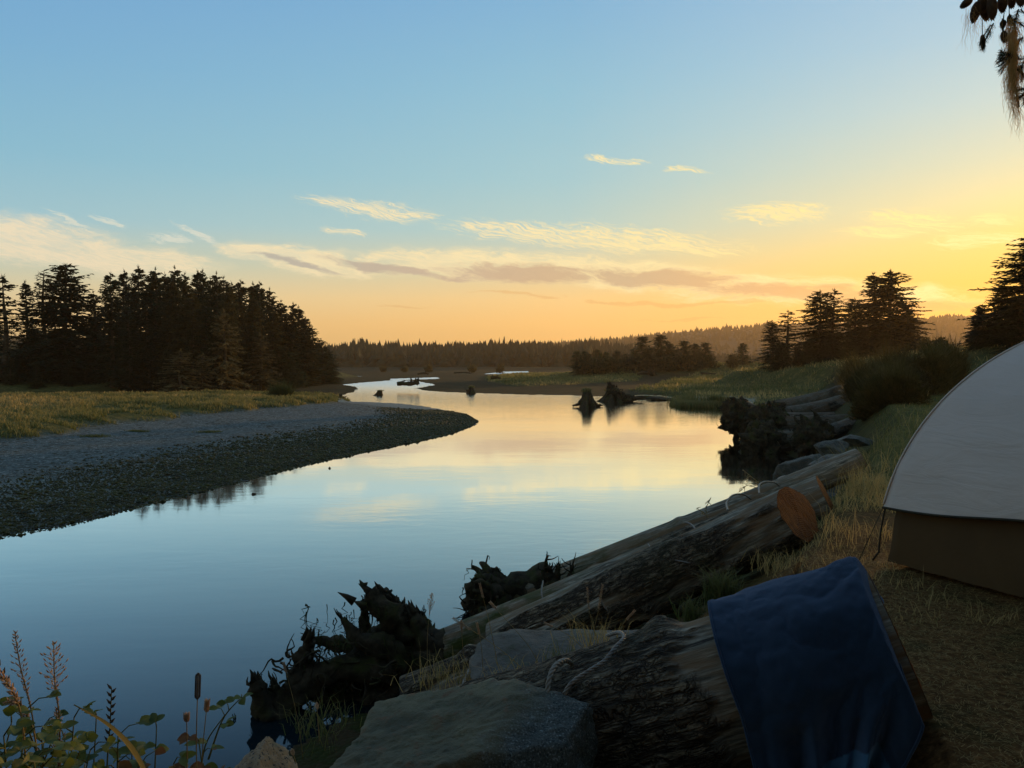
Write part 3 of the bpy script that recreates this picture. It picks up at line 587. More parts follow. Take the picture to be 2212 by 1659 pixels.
def far_woods():
    r = np.random.default_rng(17); mb = MB(); n = 8000
    px = r.uniform(-900, 3300, n); fr = r.random(n) ** .6; Yr = np.array([760, 860, 960, 1080, 1220.]); fs = np.array([0, .28, .55, .82, 1]); Y = np.interp(fr, fs, Yr)
    X = (px - CX) / F * Y; zt = np.array([P(x, ridge_y(x) + 4, 1220)[2] for x in px]); z = .4 + (zt - .4) * fr - .5
    lowtrees(mb, np.c_[X, Y, z], r.uniform(5, 9, n) * np.where(r.random(n) < .06, 1.4, 1), r.uniform(2.5, 4.2, n), r, 2, 5)
    tag(mb.build('distant_forest', M['far_foliage'], smooth=False), 'hazy conifer forest covering the distant hill', 'forest', kind='stuff')
    mb = MB(); prof_x = [-600, 300, 640, 700, 800, 830, 870, 960, 1020, 1080, 1150, 1230, 1280, 1310, 1400, 1500, 1650, 2000, 2600]; prof_y = [735, 735, 733, 732, 722, 726, 731, 731, 730, 726, 724, 724, 724, 731, 737, 744, 752, 756, 756]
    n = 4600; px = r.uniform(-600, 2300, n); Y = 352 + r.random(n) ** .8 * 110; X = (px - CX) / F * Y; d = (Y - 352) / 110
    topy = np.interp(px, prof_x, prof_y) + 18 * (1 - d) + r.exponential(4, n) - 6 * (r.random(n) < .05) + 9 * fbm(np.c_[px * .022, Y * .01, 0 * px], 3, 4) + 4
    zt = np.array([P(a, b, c)[2] for a, b, c in zip(px, topy, Y)]); h = np.clip(zt - .6, 3, 40); h = np.where(px > 1500, h * .8, h)
    lowtrees(mb, np.c_[X, Y, 0 * X + .3], h, r.uniform(2.6, 5.6, n), r, 4, 6)
    tag(mb.build('far_treeline', M['far_foliage'], smooth=False), 'dense conifer wood along the far side of the mudflat', 'forest', kind='stuff')
far_woods()
# ------------------------------------------------------------------ shrubs
def shrub(name, X, Y, w, h, label, seed, m='bush_leaf', cat='shrub', n=2600, leaf=.09, group=None, grassy=False):
    rg = np.random.default_rng(seed); z = TZ(X, Y) - .05; r = empty(name, (X, Y, z)); lf = MB(); st = MB()
    for k in range(14):
        a = rg.uniform(0, 6.28); e = np.array([math.cos(a) * w * .6, math.sin(a) * w * .6, h * rg.uniform(.6, .95)]) * rg.uniform(.5, 1); tube(st, [[0, 0, 0], e * [.3, .3, .6], e], [.03, .02, .006], 4)
    u = rg.normal(0, 1, (n, 3)); u /= np.linalg.norm(u, axis=1)[:, None]; lump = 1 + .7 * fbm(u * 1.7 + seed, 3, seed); p = u * lump[:, None] * (rg.random((n, 1)) ** .45) * [w, w, h * .55]; p[:, 2] += h * .42; p[:, :2] *= (1.25 - .5 * np.clip(p[:, 2:3] / h, 0, 1)); p = p[p[:, 2] > 0]
    d = rg.normal(0, 1, (len(p), 3)); d[:, 2] = abs(d[:, 2]) + (.9 if grassy else .1)
    twigs(lf, p, d, rg.uniform(.5, 2.3, len(p)) * leaf * (6.5 if grassy else 1.9), leaf * (.32 if grassy else .8), rg, droop=-.1, n3=3)
    st.build('stems', M['trunk_bark'], r); lf.build('foliage', M[m], r, smooth=False); tag(r, label, cat, group)
def shrub_px(px, ytop, Y, halfpx, label, seed, **k):
    t = P(px, ytop, Y); shrub('shrub', t[0], Y, halfpx / F * Y, max(t[2] - TZ(t[0], Y), .4), label, seed, **k)
BG = 'dark shrubs on the bank behind the tent'
bl = [(1858, 812, 36, 26, 'grassy shrub right at the landward end of the driftwood logs'), (1882, 793, 36, 30, 'second scrub clump from the water on the bank'), (1912, 782, 37, 30, 'third scrub clump from the water, slightly taller'), (1945, 770, 37, 34, 'scrub clump at the middle of the bank thicket'),
  (1982, 772, 36, 30, 'scrub clump right of the thicket middle'), (2018, 760, 36, 32, 'scrub clump close to the tent outline'), (2052, 748, 38, 34, 'highest scrub clump, touching the tent outline'), (1868, 848, 31, 22, 'low scrub in front of the thicket, nearest the logs'),
  (1900, 838, 30, 24, 'low scrub in front of the thicket, second from the logs'), (1935, 830, 29.5, 26, 'low scrub in front of the thicket, third from the logs'), (1972, 822, 29, 26, 'low scrub in front of the thicket, next to the tent'), (1925, 805, 33, 26, 'scrub clump between the upper and lower thicket rows'), (1845, 780, 46, 22, 'small scrub behind the top driftwood log')]
for i, a in enumerate(bl): shrub_px(*a, seed=40 + i, group=BG, grassy=(i % 3 != 1), n=1500)
for i, (x, w) in enumerate([(1262, 20), (1295, 22), (1325, 20), (1360, 22), (1400, 24), (1440, 24), (1485, 22), (1530, 18)]): shrub_px(x, 768, 166, w, 'low bush filling the foot of the far spruce row, %s from the left' % ORD[i], 160 + i, n=420, leaf=.28, group='low bushes under the far spruce row', m='foliage_dark')
shrub_px(2030, 727, 78, 16, 'small round bush alone on the skyline right of the clump', 60, n=900, leaf=.12)
shrub_px(2000, 731, 82, 16, 'small loose bush touching the right side of the clump', 61, n=900, leaf=.12)
shrub_px(1583, 765, 165, 14, 'pale low bush on the dune right of the little spruces', 62, n=500, leaf=.2)
shrub_px(608, 861, 66, 22, 'reedy green bush at the back edge of the left marsh', 63, n=1500, leaf=.1, grassy=True, m='foliage_young')
shrub_px(642, 800, 113, 22, 'yellow green bush under the tip of the left forest', 64, n=900, leaf=.16, m='foliage_young')
for i, (x, y, Y) in enumerate([(868, 796, 250), (893, 797, 250), (925, 795, 248), (1000, 793, 246), (1040, 793, 245)]): shrub_px(x - 40 + i * 20, y - 4, Y, 8, 'tiny dark bush on the pale far bank, number %s from the left' % ORD[i], 70 + i, n=160, leaf=.35, group='tiny bushes on the far bank')
# ------------------------------------------------------------------ logs
def log_mesh(p0, p1, r0, r1, seed, bark, moss=0.0, cutn=None, K=72, NL=170, bend=0.0, knots=3, mossend=None, bare=None):
    p0 = np.array(p0, float); p1 = np.array(p1, float); L = np.linalg.norm(p1 - p0); d = (p1 - p0) / L
    a = nrm(np.cross(d, [0, 0, 1.0])); b = np.cross(a, d)
    s = np.linspace(0, 1, NL); th = np.arange(K) * 2 * math.pi / K; S, TH = np.meshgrid(s, th, indexing='ij'); S = S.ravel(); TH = TH.ravel()
    rad = r0 + (r1 - r0) * S ** 1.3; cx = np.c_[np.cos(TH), np.sin(TH)]
    q = np.c_[cx * .5, S * L]; 
    bm = fbm(np.c_[cx * 1.1 + seed, S * L * .55 + seed], 4, seed); bm = sstep(.5 - bark - .06, .5 - bark + .06, bm * .9 + .5 - .5 * 0) if bark < 1 else np.ones(len(S))
    if bare: bm = bm * sstep(bare - .05, bare + .05, S * L + fbm(np.c_[cx * 3, S * L * 3], 4, seed + 40) * .28)
    fl = fbm(np.c_[cx * r0 * 3, S * L * .35 + seed * 3], 3, seed + 2) * .07; ridge = fbm(np.c_[cx * 9, S * L * 1.6], 4, seed + 4) * .02; plates = np.abs(fbm(np.c_[cx * 6, S * L * 5.0], 3, seed + 6)) * .13
    R = rad * (1 + fl + ridge) + bm * (.018 + plates * rad * .9)
    for k in range(knots):
        rg = np.random.default_rng(seed * 31 + k); ts, ss = rg.uniform(0, 6.28), rg.uniform(.15, .9); dt = np.abs((TH - ts + math.pi) % (2 * math.pi) - math.pi) * rad; dd = np.hypot(dt, (S - ss) * L); R = R + .05 * np.exp(-(dd / .09) ** 2)
    off = (np.cos(TH)[:, None] * a + np.sin(TH)[:, None] * b) * R[:, None]
    V = p0 + d * (S * L)[:, None] + off; sag = bend * np.sin(math.pi * S); V[:, 2] -= sag
    if cutn is not None:
        n = nrm(cutn); sh = -(off @ n) / (d @ n); V = V + d * (sh * np.clip(1 - S * L / 1.1, 0, 1))[:, None]
    mosn = fbm(V * 1.7, 3, seed + 8); up = (off[:, 2] / R > -.2); mo = np.clip(moss + (0 if mossend is None else mossend * sstep(.35, .9, S)) + mosn * .6, 0, 1) * up
    i = np.arange(NL - 1)[:, None] * K; j = np.arange(K)[None]; j2 = (j + 1) % K
    Fq = np.stack([i + j, i + K + j, i + K + j2, i + j2], -1).reshape(-1, 4)
    mb = MB(); mb.add(V, Fq, 0, bark=bm, moss=mo, lc=np.c_[cx * rad[:, None], S * L])
    def cap(ringpts, sgn):
        c = ringpts.mean(0); m = MB(); nr = 7; vs = []; lc = []
        rg = np.random.default_rng(seed)
        for w in range(nr):
            t = w / (nr - 1); pts = c + (ringpts - c) * t; pts = pts - d * sgn * (.012 * fbm(pts * 20, 2, seed) * (t < 1))[:, None]; vs.append(pts); lc.append(np.c_[(ringpts - c) @ a, (ringpts - c) @ b, np.zeros(K)] * t)
        VV = np.concatenate(vs); ii = np.arange(nr - 1)[:, None] * K; Q = np.stack([ii + j, ii + j2, ii + K + j2, ii + K + j], -1).reshape(-1, 4)
        if sgn > 0: Q = Q[:, ::-1]
        m.add(VV - d * .003 * (1 if sgn > 0 else -1), Q, 0, lc=np.concatenate(lc)); return m
    return mb, cap(V[:K], 1), cap(V[-K:], -1), d
def log_thing(name, p0, p1, r0, r1, seed, bark, label, cat='log', group=None, endcap=True, em='cut', **k):
    mb, c0, c1, d = log_mesh(p0, p1, r0, r1, seed, bark, **k)
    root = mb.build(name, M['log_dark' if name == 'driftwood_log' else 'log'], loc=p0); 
    e = c0.build('cut_end', M[em], root, loc=p0)
    if endcap: c1.build('far_end', M['old_cut'], root, loc=p0)
    tag(root, label, cat, group); return root, d
def roots(mb, hub, axis, r, n, Rout, seed, thick=.09, twist=.5, gaps=None, strands=None):
    rg = np.random.default_rng(seed); ax = nrm(axis); a = nrm(np.cross(ax, [0, 0, 1.0])); b = np.cross(a, ax)
    for k in range(n):
        th = 2 * math.pi * (k + rg.uniform(-.35, .35)) / n; rd = math.cos(th) * a + math.sin(th) * b; Lr = Rout * rg.uniform(.55, 1.15); t0 = thick * rg.uniform(.7, 1.5)
        pts = [hub - ax * .25 + rd * r * .45]; dirc = nrm(rd * .8 + ax * rg.uniform(-.1, .7)); p = pts[0]; m = 7
        for q in range(m): dirc = nrm(dirc + rg.normal(0, .22, 3) + [0, 0, -.03]); p = p + dirc * Lr / m; pts.append(p)
        pts = spline(pts, 16); rr = t0 * (1 - np.linspace(0, 1, 16)) ** .65 + .012; rr[0] *= 1.4
        tube(mb, pts, rr, 8, rough=.55, seed=seed + k, fr=7, mi=0, bark=0, moss=.4)
        for q in range(4):
            i = rg.integers(4, 14); p = pts[i]; dd = nrm(pts[i] - pts[i - 1] + rg.normal(0, .7, 3)); l2 = Lr * rg.uniform(.15, .4); sp = spline([p, p + dd * l2 * .5 + rg.normal(0, .03, 3), p + dd * l2 + rg.normal(0, .06, 3)], 7); tube(mb, sp, np.linspace(rr[i] * .6, .005, 7), 5, rough=.5, seed=k * 7 + q, fr=9)
            if strands is not None: hang(strands, sp[-1], rg.uniform(.05, .3), rg)
        if strands is not None:
            for q in range(3): hang(strands, pts[rg.integers(3, 15)], rg.uniform(.06, .35), rg)
def d0(sp, q): return nrm(sp[q] - sp[q - 1]) * 1.6
def hang(mb, p, L, rg, w=.012):
    m = 5; pts = np.array([p + [rg.normal(0, .012) * i, rg.normal(0, .012) * i, -L * i / m] for i in range(m + 1)]); tube(mb, pts, np.linspace(w, w * .25, m + 1) * rg.uniform(.5, 1.2), 3, cap=False)
def blob(mb, c, s, seed, rough=.4, fr=3.0, n=28, squash=(1, 1, 1), mi=0):
    u = np.linspace(0, math.pi, n); v = np.linspace(0, 2 * math.pi, n * 2, endpoint=False); U, Vv = np.meshgrid(u, v, indexing='ij'); d = np.c_[(np.sin(U) * np.cos(Vv)).ravel(), (np.sin(U) * np.sin(Vv)).ravel(), np.cos(U).ravel()]
    R = 1 + rough * fbm(d * fr + seed * 3.1, 5, seed, .6); V = np.asarray(c) + d * R[:, None] * s * np.asarray(squash); k = n * 2; i = np.arange(n - 1)[:, None] * k; j = np.arange(k)[None]; j2 = (j + 1) % k
    mb.add(V, np.stack([i + j, i + k + j, i + k + j2, i + j2], -1).reshape(-1, 4), mi)
def shards(mb, c, sg, n, seed, L=(.03, .13), out=None):
    g = np.random.default_rng(seed); p = np.asarray(c) + np.clip(g.normal(0, 1, (n, 3)), -1.25, 1.25) * sg; d = g.normal(0, 1, (n, 3)); d = d if out is None else d + np.asarray(out)
    d /= np.linalg.norm(d, axis=1)[:, None]; s = np.cross(d, g.normal(0, 1, (n, 3))); s /= np.linalg.norm(s, axis=1)[:, None]; b = np.cross(d, s); l = g.uniform(*L, n)[:, None]; w = l * g.uniform(.12, .4, (n, 1))
    V = np.stack([p - s * w, p + s * w, p + b * w * .8, p + d * l + s * w * .2], 1); T = np.array([[0, 1, 3], [1, 2, 3], [2, 0, 3], [0, 2, 1]]); mb.add(V.reshape(-1, 3), (np.arange(n)[:, None, None] * 4 + T[None]).reshape(-1, 3))
def jag_root(mb, pts, r, seed, K=12, n=22, st=None, rg=None):
    sp = spline(pts, n); rr = np.interp(np.linspace(0, 1, n), np.linspace(0, 1, len(r)), r); rr = rr * (1 + .35 * fbm(sp * 9 + seed, 3, seed)); tube(mb, sp, np.maximum(rr, .012), K + 6, rough=.75, seed=seed, fr=11)
    for q in range(2, n, 2): shards(mb, sp[q], rr[q] * .6, int(3 + 22 * rr[q]), seed * 3 + q, (rr[q] * .2, rr[q] * .6 + .02), d0(sp, q))
    g = np.random.default_rng(seed); e = sp[-1]; d = nrm(sp[-1] - sp[-2])
    for q in range(6):                                                  # splintered broken tip
        o = g.normal(0, rr[-1] * .55, 3); L = g.uniform(.04, .13) * (1 + rr[-1] * 4); tube(mb, [e + o - d * .03, e + o + d * L * .5 + g.normal(0, .01, 3), e + o * 1.2 + d * L], [rr[-1] * .5, rr[-1] * .28, .004], 5, rough=.4, seed=q)
    for q in range(int(6)):
        i = g.integers(3, n - 1); dd = nrm(np.cross(d, g.normal(0, 1, 3)) + d * .5); L = g.uniform(.06, .22); tube(mb, spline([sp[i], sp[i] + dd * L * .6 + g.normal(0, .02, 3), sp[i] + dd * L + [0, 0, g.normal(0, .04)]], 5), np.linspace(max(rr[i] * .35, .012), .004, 5), 5, rough=.4, seed=q)
        if st is not None: hang(st, sp[i] + dd * rr[i], g.uniform(.08, .3), g, .01)
# --- the two sawn logs with their ends toward the camp
LG = 'sawn logs slanting down the bank'
A0 = P(1722, 1108, 8.2); A1 = P(1085, 1408, 8.9); toCam = nrm(np.array([0, 0, 4.0]) - A0)
rA, dA = log_thing('log', A0, A1, .29, .37, 11, .02, 'big weathered log with an orange sawn end beside the dry grass', group=LG, cutn=-nrm(A1 - A0) * .88 + toCam * .5, knots=4)
B0 = P(1786, 1074, 9.5); B1 = P(930, 1418, 9.35)
rB, dB = log_thing('log', B0, B1, .29, .25, 12, -.1, 'smooth grey log behind the front one, its sawn end half hidden', group=LG, cutn=-nrm(B1 - B0) * .92 + nrm(-B0 + [0, 0, 4]) * .36, mossend=1.0, endcap=False, knots=5)
C0 = P(1858, 996, 12.0); C1 = P(1085, 1306, 12.2)
rC, dC = log_thing('log', C0, C1, .22, .26, 13, -.2, 'dark slim log farthest down the near bank, leading to a root wad', group=LG, mossend=.7, endcap=False)
# root wad of log B (front), custom roots laid out at measured depths
def wad_front():
    mb = MB(); st = MB(); g = np.random.default_rng(3); Y = 9.3
    q = lambda x, y, dy=0: P(x, y, Y + dy)
    fl = spline([q(975, 1400, .05), q(925, 1420), q(870, 1425), q(820, 1420), q(790, 1418)], 26); tube(mb, fl, np.interp(np.linspace(0, 1, 26), [0, .25, .5, .8, 1], [.25, .27, .36, .42, .3]), 22, rough=.5, seed=5, fr=3.5)
    L = [([q(900, 1410), q(870, 1360, -.1), q(835, 1320, -.15), q(795, 1288, -.1)], [.2, .17, .14, .1]), ([q(905, 1400, .1), q(880, 1350, .1), q(850, 1310, .15), q(825, 1280, .1)], [.2, .16, .12, .09]),
         ([q(920, 1405, .1), q(900, 1360, .2), q(880, 1335, .2), q(868, 1322, .2)], [.2, .17, .13, .1]), ([q(925, 1400, -.1), q(912, 1375, -.15), q(900, 1340, -.15), q(893, 1325, -.1)], [.12, .09, .07, .06]),
         ([q(870, 1430, -.2), q(820, 1400, -.3), q(770, 1375, -.35), q(740, 1335, -.3)], [.2, .15, .09, .03]), ([q(840, 1430, .2), q(770, 1400, .3), q(710, 1390, .35), q(668, 1382, .3)], [.16, .1, .07, .05]),
         ([q(850, 1450, -.3), q(760, 1440, -.4), q(700, 1455, -.45), q(650, 1490, -.5), q(590, 1545, -.6), q(560, 1600, -.7)], [.2, .16, .13, .16, .19, .16]),
         ([q(640, 1500, -.5), q(650, 1450, -.45), q(662, 1410, -.4), q(670, 1385, -.4)], [.15, .12, .1, .07]), ([q(590, 1580, -.7), q(575, 1530, -.7), q(562, 1495, -.7), q(556, 1468, -.7)], [.16, .13, .11, .07]),
         ([q(620, 1560, -.6), q(600, 1505, -.6), q(590, 1482, -.6)], [.1, .06, .05]), ([q(850, 1470, -.2), q(800, 1530, -.3), q(730, 1580, -.4), q(680, 1620, -.5)], [.22, .17, .12, .06]),
         ([q(860, 1470, .2), q(840, 1530, .2), q(830, 1570, .2)], [.2, .13, .05]), ([q(760, 1470, 0), q(690, 1540, -.1), q(640, 1580, -.2)], [.2, .14, .06]), ([q(570, 1590, -.7), q(540, 1610, -.8), q(516, 1600, -.8), q(508, 1570, -.8)], [.13, .1, .06, .03]),
         ([q(575, 1600, -.7), q(600, 1650, -.8), q(612, 1700, -.9)], [.14, .1, .06]), ([q(900, 1400, .2), q(905, 1370, .2), q(912, 1330, .2)], [.05, .03, .012]), ([q(800, 1400, .2), q(790, 1350, .2), q(786, 1310, .2)], [.12, .08, .04])]
    for i, (p, r) in enumerate(L): jag_root(mb, p, r, 50 + i, st=st)
    blob(mb, q(825, 1455), .34, 7, .9, 4.5, squash=(1, .7, 1)); blob(mb, q(742, 1510, -.2), .24, 8, 1.1, 5, squash=(1.1, .7, .9)); blob(mb, q(585, 1585, -.7), .17, 9, 1.0, 5, squash=(.9, .7, 1))
    for k in range(34): c = q(g.uniform(560, 900), g.uniform(1330, 1590), g.uniform(-.6, .2)); yl = np.interp(q(700, 1400)[0], [0, 1], [0, 1])
    for (x, y, s_, n_) in [(805, 1450, .28, 260), (722, 1500, .24, 200), (590, 1580, .15, 120), (800, 1300, .07, 70), (875, 1335, .08, 70)]: shards(mb, q(x, y, -.1), s_, n_, x, (.03, .12))
    for k in range(150):                                                # fine tangled rootlets
        c = q(g.uniform(600, 860), g.uniform(1400, 1600), g.uniform(-.7, .2)); c[0] += g.normal(0, .05); pts = [c]; d = nrm(g.normal(0, 1, 3))
        for s in range(5): d = nrm(d + g.normal(0, .6, 3)); pts.append(pts[-1] + d * .08)
        tube(mb, spline(pts, 9), np.linspace(.016, .004, 9), 4, cap=False)
    for k in range(170): hang(st, q(g.uniform(660, 900), g.uniform(1300, 1480), g.uniform(-.5, .2)), g.uniform(.08, .35), g, .009)
    w = mb.build('root_wad', M['dead_wood'], rB, loc=B0); s = st.build('moss_strands', M['moss_strand'], w, loc=(0, 0, 0), smooth=False) if False else None
    sm = st.build('moss_strands', M['moss_strand'], rB, smooth=False, loc=B0); sm.parent = w
wad_front()
def wad(parent, loc0, hub, axis, r, Rout, n, seed, strands=True, dirt=.5):
    mb = MB(); st = MB(); ax = nrm(axis); tube(mb, spline([hub - ax * 1.1, hub - ax * .5, hub - ax * .1, hub + ax * .12], 16), np.interp(np.linspace(0, 1, 16), [0, .5, .85, 1], [r * .85, r * 1.0, r * 1.5, r * .9]), 24, rough=.8, seed=seed, fr=5); shards(mb, hub, Rout * .36, 500, seed, (Rout * .04, Rout * .17)); shards(mb, hub - ax * .25, r * .8, 160, seed + 1, (Rout * .04, Rout * .14))
    blob(mb, hub - ax * .05, r * 1.6, seed, .8, 4, squash=(1, .8, 1)); roots(mb, hub, ax, r * 1.5, n, Rout, seed, thick=r * .38, strands=st if strands else None)
    g = np.random.default_rng(seed)
    for k in range(50):
        pts = [hub + g.normal(0, Rout * .4, 3)]; d = nrm(g.normal(0, 1, 3))
        for s in range(4): d = nrm(d + g.normal(0, .6, 3)); pts.append(pts[-1] + d * Rout * .13)
        tube(mb, spline(pts, 7), np.linspace(r * .06, .004, 7), 4, cap=False)
    w = mb.build('root_wad', M['dead_wood'], parent, loc=loc0)
    if st.n: s_ = st.build('moss_strands', M['moss_strand'], w, smooth=False, loc=loc0)
wad(rC, C0, P(1055, 1300, 12.2), dC, .24, .62, 26, 71)
# snag with moss sticking up from behind log B
def snag():
    mb = MB(); st = MB(); q = lambda x, y, dy=0: P(x, y, 11.3 + dy); g = np.random.default_rng(12); loc = q(1190, 1262)
    for i, (p, r) in enumerate([([q(1195, 1300), q(1190, 1262), q(1182, 1235)], [.14, .12, .06]), ([q(1190, 1262), q(1176, 1240), q(1180, 1205)], [.07, .04, .01]), ([q(1195, 1270), q(1202, 1245), q(1206, 1222)], [.07, .05, .02]), ([q(1215, 1275), q(1232, 1240), q(1239, 1212)], [.07, .03, .008]), ([q(1200, 1282), q(1225, 1262), q(1245, 1262)], [.12, .08, .05])]): jag_root(mb, p, r, 90 + i, st=st)
    for k in range(24): hang(st, q(g.uniform(1172, 1210), g.uniform(1215, 1250)), g.uniform(.08, .25), g, .012)
    o = mb.build('mossy_snag', M['dead_wood'], loc=loc); st.build('moss_strands', M['moss_strand'], o, smooth=False, loc=loc); tag(o, 'jagged mossy root snag poking above the smooth grey log', 'snag')
snag()
# log G: long grey log with pale upper edge running to the water; log E: the towel log
G0 = P(1302, 1304, 6.3); G1 = P(905, 1530, 6.4)
log_thing('log', G0, G1, .06, .27, 14, -.05, 'grey green log with a pale upper edge behind the slab', group=LG, moss=.15, knots=2, em='old_cut')
E0 = np.array([1.80, 3.58, 2.69]); E1 = np.array([-.62, 4.3, 1.61])
rE, dE = log_thing('log', E0, E1, .345, .40, 15, .6, bare=.92, label='thick barked log in the foreground carrying the blue towel', group='sawn logs slanting down the bank', knots=3, K=110, NL=260)
# ------------------------------------------------------------------ driftwood pile at the inlet
DG = 'driftwood logs with root wads at the inlet'
pile = [((1848, 838, 46), (1650, 884, 44), .42, .36, 'upper long pale log of the inlet driftwood pile', 0, 0, -.4), ((1852, 862, 42), (1668, 900, 40), .46, .40, 'second long log of the inlet pile, with a short branch stub', .95, 14, -.4),
        ((1800, 905, 39), (1592, 900, 38.5), .34, .46, 'log ending in the leftmost root wad over the water', 1.45, 22, -.3), ((1830, 912, 36), (1652, 912, 36), .38, .44, 'middle log of the pile with a mossy root wad', 1.25, 20, -.3),
        ((1790, 930, 34), (1640, 958, 33.5), .4, .5, 'lowest log of the pile, dark and close to the water', 1.1, 16, -.3), ((1862, 905, 33), (1752, 948, 30.5), .3, .42, 'short log ending in the nearest root wad by the boulders', 1.35, 22, -.3)]
for i, (a, b, r0, r1, lab, Rw, n, bk) in enumerate(pile):
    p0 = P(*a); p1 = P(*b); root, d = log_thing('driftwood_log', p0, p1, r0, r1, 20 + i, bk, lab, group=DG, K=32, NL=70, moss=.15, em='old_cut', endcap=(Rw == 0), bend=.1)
    if Rw: wad(root, p0, p1, d, r1 * 1.05, Rw * .68, n, 80 + i)
p0 = P(1660, 900, 44.5); p1 = P(1602, 872, 44); log_thing('driftwood_log', p0, p1, .25, .3, 29, -.4, 'short broken log end pointing up behind the leftmost root wad', group=DG, K=24, NL=30, em='old_cut')
# ------------------------------------------------------------------ stumps in and by the river
def stump(name, px, pybase, Y, hpx, toppx, basepx, label, seed, arms=(), group=None, z=None):
    b = P(px, pybase, Y); zb = 0 if z is None else z; b[2] = zb; s = Y / F; H = hpx * s; rt = toppx * s / 2; rb = basepx * s / 2; g = np.random.default_rng(seed)
    K = 40; N = 26; t = np.linspace(-.12, 1, N); th = np.arange(K) * 2 * math.pi / K; T, TH = np.meshgrid(t, th, indexing='ij'); T = T.ravel(); TH = TH.ravel(); prof = rt + (rb - rt) * np.clip(1 - T, 0, 1.2) ** 1.35
    cx = np.c_[np.cos(TH), np.sin(TH)]; lobes = fbm(np.c_[cx * 2.4, T * .3 + seed], 3, seed) * np.clip(1.15 - T, 0, 1.1) * 1.5 + fbm(np.c_[cx * 6, T * 2], 3, seed + 1) * .18
    R = prof * (1 + lobes); topj = np.where(T > .93, fbm(np.c_[cx * 4, T * 0], 3, seed + 5) * .16 * H, 0); V = np.c_[cx * R[:, None], T * H + topj] + b
    i = np.arange(N - 1)[:, None] * K; j = np.arange(K)[None]; j2 = (j + 1) % K; mb = MB(); mb.add(V, np.stack([i + j, i + j2, i + K + j2, i + K + j], -1).reshape(-1, 4)); c = np.array([[b[0], b[1], b[2] + H * .9]]); mb.add(np.concatenate([V[-K:], c]), [[q, (q + 1) % K, K] for q in range(K)])
    root = mb.build(name, M['dead_wood'], loc=b)
    for k, (x, y, r) in enumerate(arms):
        m = MB(); e = P(x, y, Y - g.uniform(0, .6)); o = b + (e - b) * .25 + [0, 0, H * .35]; mid = (o + e) / 2 + [0, 0, -.08 * H]; jag_root(m, [o, mid, e], [r * 1.8, r * .8, r * .35], seed + k); m.build('root', M['dead_wood'], root, loc=b)
    tf = MB(); p = b + np.c_[g.normal(0, rt * .6, 260), g.normal(0, rt * .6, 260), H * (.88 + .1 * g.random(260))]; blades(tf, p, g.uniform(.08, .3, 260) * H, .035 * Y / 55, .5, g.uniform(0, .3, 260), seed); tf.build('moss_cap', M['blade'], root, smooth=False, loc=b)
    tag(root, label, 'stump', group); return root, b
stump('stump', 1267, 878, 66.5, 35, 15, 46, 'left of the two big stumps standing in the still pool', 101, [(1238, 876, .16), (1300, 876, .18), (1252, 879, .14), (1288, 880, .14)])
stump('stump', 1325, 867, 74.5, 25, 24, 44, 'right of the two big stumps, with a long root reaching right', 102, [(1388, 860, .3), (1352, 856, .36), (1368, 866, .24), (1308, 870, .18), (1316, 826, .42), (1326, 832, .25), (1340, 846, .3)])
stump('stump', 1018, 841, 92, 15, 9, 18, 'small lone stump on the gravel spit beyond the gravel bar tip', 103, [(1006, 842, .12)])
stump('stump', 821, 853, 88, 10, 10, 16, 'little round stump standing in the shallow rapids', 104)
def debris(name, pts, label, cat='driftwood', seed=1, moss=False):
    mb = MB(); base = P(*pts[0][0][0]); 
    for k, (pp, r) in enumerate(pts): jag_root(mb, [P(*q) for q in pp], r, seed * 7 + k, K=8, n=12)
    o = mb.build(name, M['dead_wood'], loc=base); tag(o, label, cat); return o
debris('driftwood_snag', [([(858, 829, 97), (880, 829, 97), (902, 827, 97)], [.22, .26, .26]), ([(896, 830, 97), (898, 818, 97)], [.2, .1]), ([(889, 828, 97), (888, 818, 97)], [.2, .08]), ([(902, 830, 97), (903, 818, 97)], [.2, .12]), ([(858, 829, 97), (872, 824, 97)], [.2, .1])], 'low stranded log with upright root teeth in the upstream channel', seed=5)
debris('root_cluster', [([(724, 868, 74), (733, 858, 74)], [.3, .1]), ([(730, 870, 74), (738, 855, 74)], [.3, .1]), ([(736, 870, 74), (744, 858, 74)], [.25, .1]), ([(728, 868, 74), (722, 856, 74)], [.25, .08]), ([(734, 868, 74), (748, 864, 74)], [.3, .1]), ([(700, 866, 74), (728, 866, 74)], [.15, .1])], 'spiky dark root cluster at the tip of the left marsh', seed=6)
debris('driftwood_snag', [([(1376, 808, 140), (1392, 805, 140), (1405, 807, 140)], [.25, .32, .25]), ([(1398, 806, 140), (1404, 797, 140)], [.3, .1]), ([(1370, 806, 140), (1370, 799, 140)], [.25, .12]), ([(1403, 808, 140), (1410, 805, 140)], [.5, .5])], 'dark branched driftwood lump on the marsh behind the stumps', seed=7)
debris('driftwood_snag', [([(902, 808, 190), (916, 806, 190), (925, 808, 190)], [.18, .22, .15]), ([(918, 807, 190), (920, 802, 190)], [.3, .1])], 'small dark driftwood far out on the mudflat', seed=8)
debris('driftwood_snag', [([(1060, 816, 130), (1072, 815, 130), (1080, 817, 130)], [.2, .22, .12]), ([(1066, 816, 130), (1064, 810, 130)], [.15, .06]), ([(1070, 815, 130), (1076, 811, 130)], [.15, .06])], 'thorny little driftwood left of the green marsh patch', seed=9)
debris('driftwood_snag', [([(412, 880, 62), (440, 879, 62), (452, 882, 62)], [.25, .3, .2]), ([(425, 881, 62), (418, 874, 62)], [.12, .06]), ([(440, 889, 60), (470, 891, 60), (486, 889, 60)], [.12, .1, .06]), ([(430, 888, 60), (445, 890, 60)], [.2, .2])], 'dark weathered driftwood lying in the left marsh grass', seed=10)
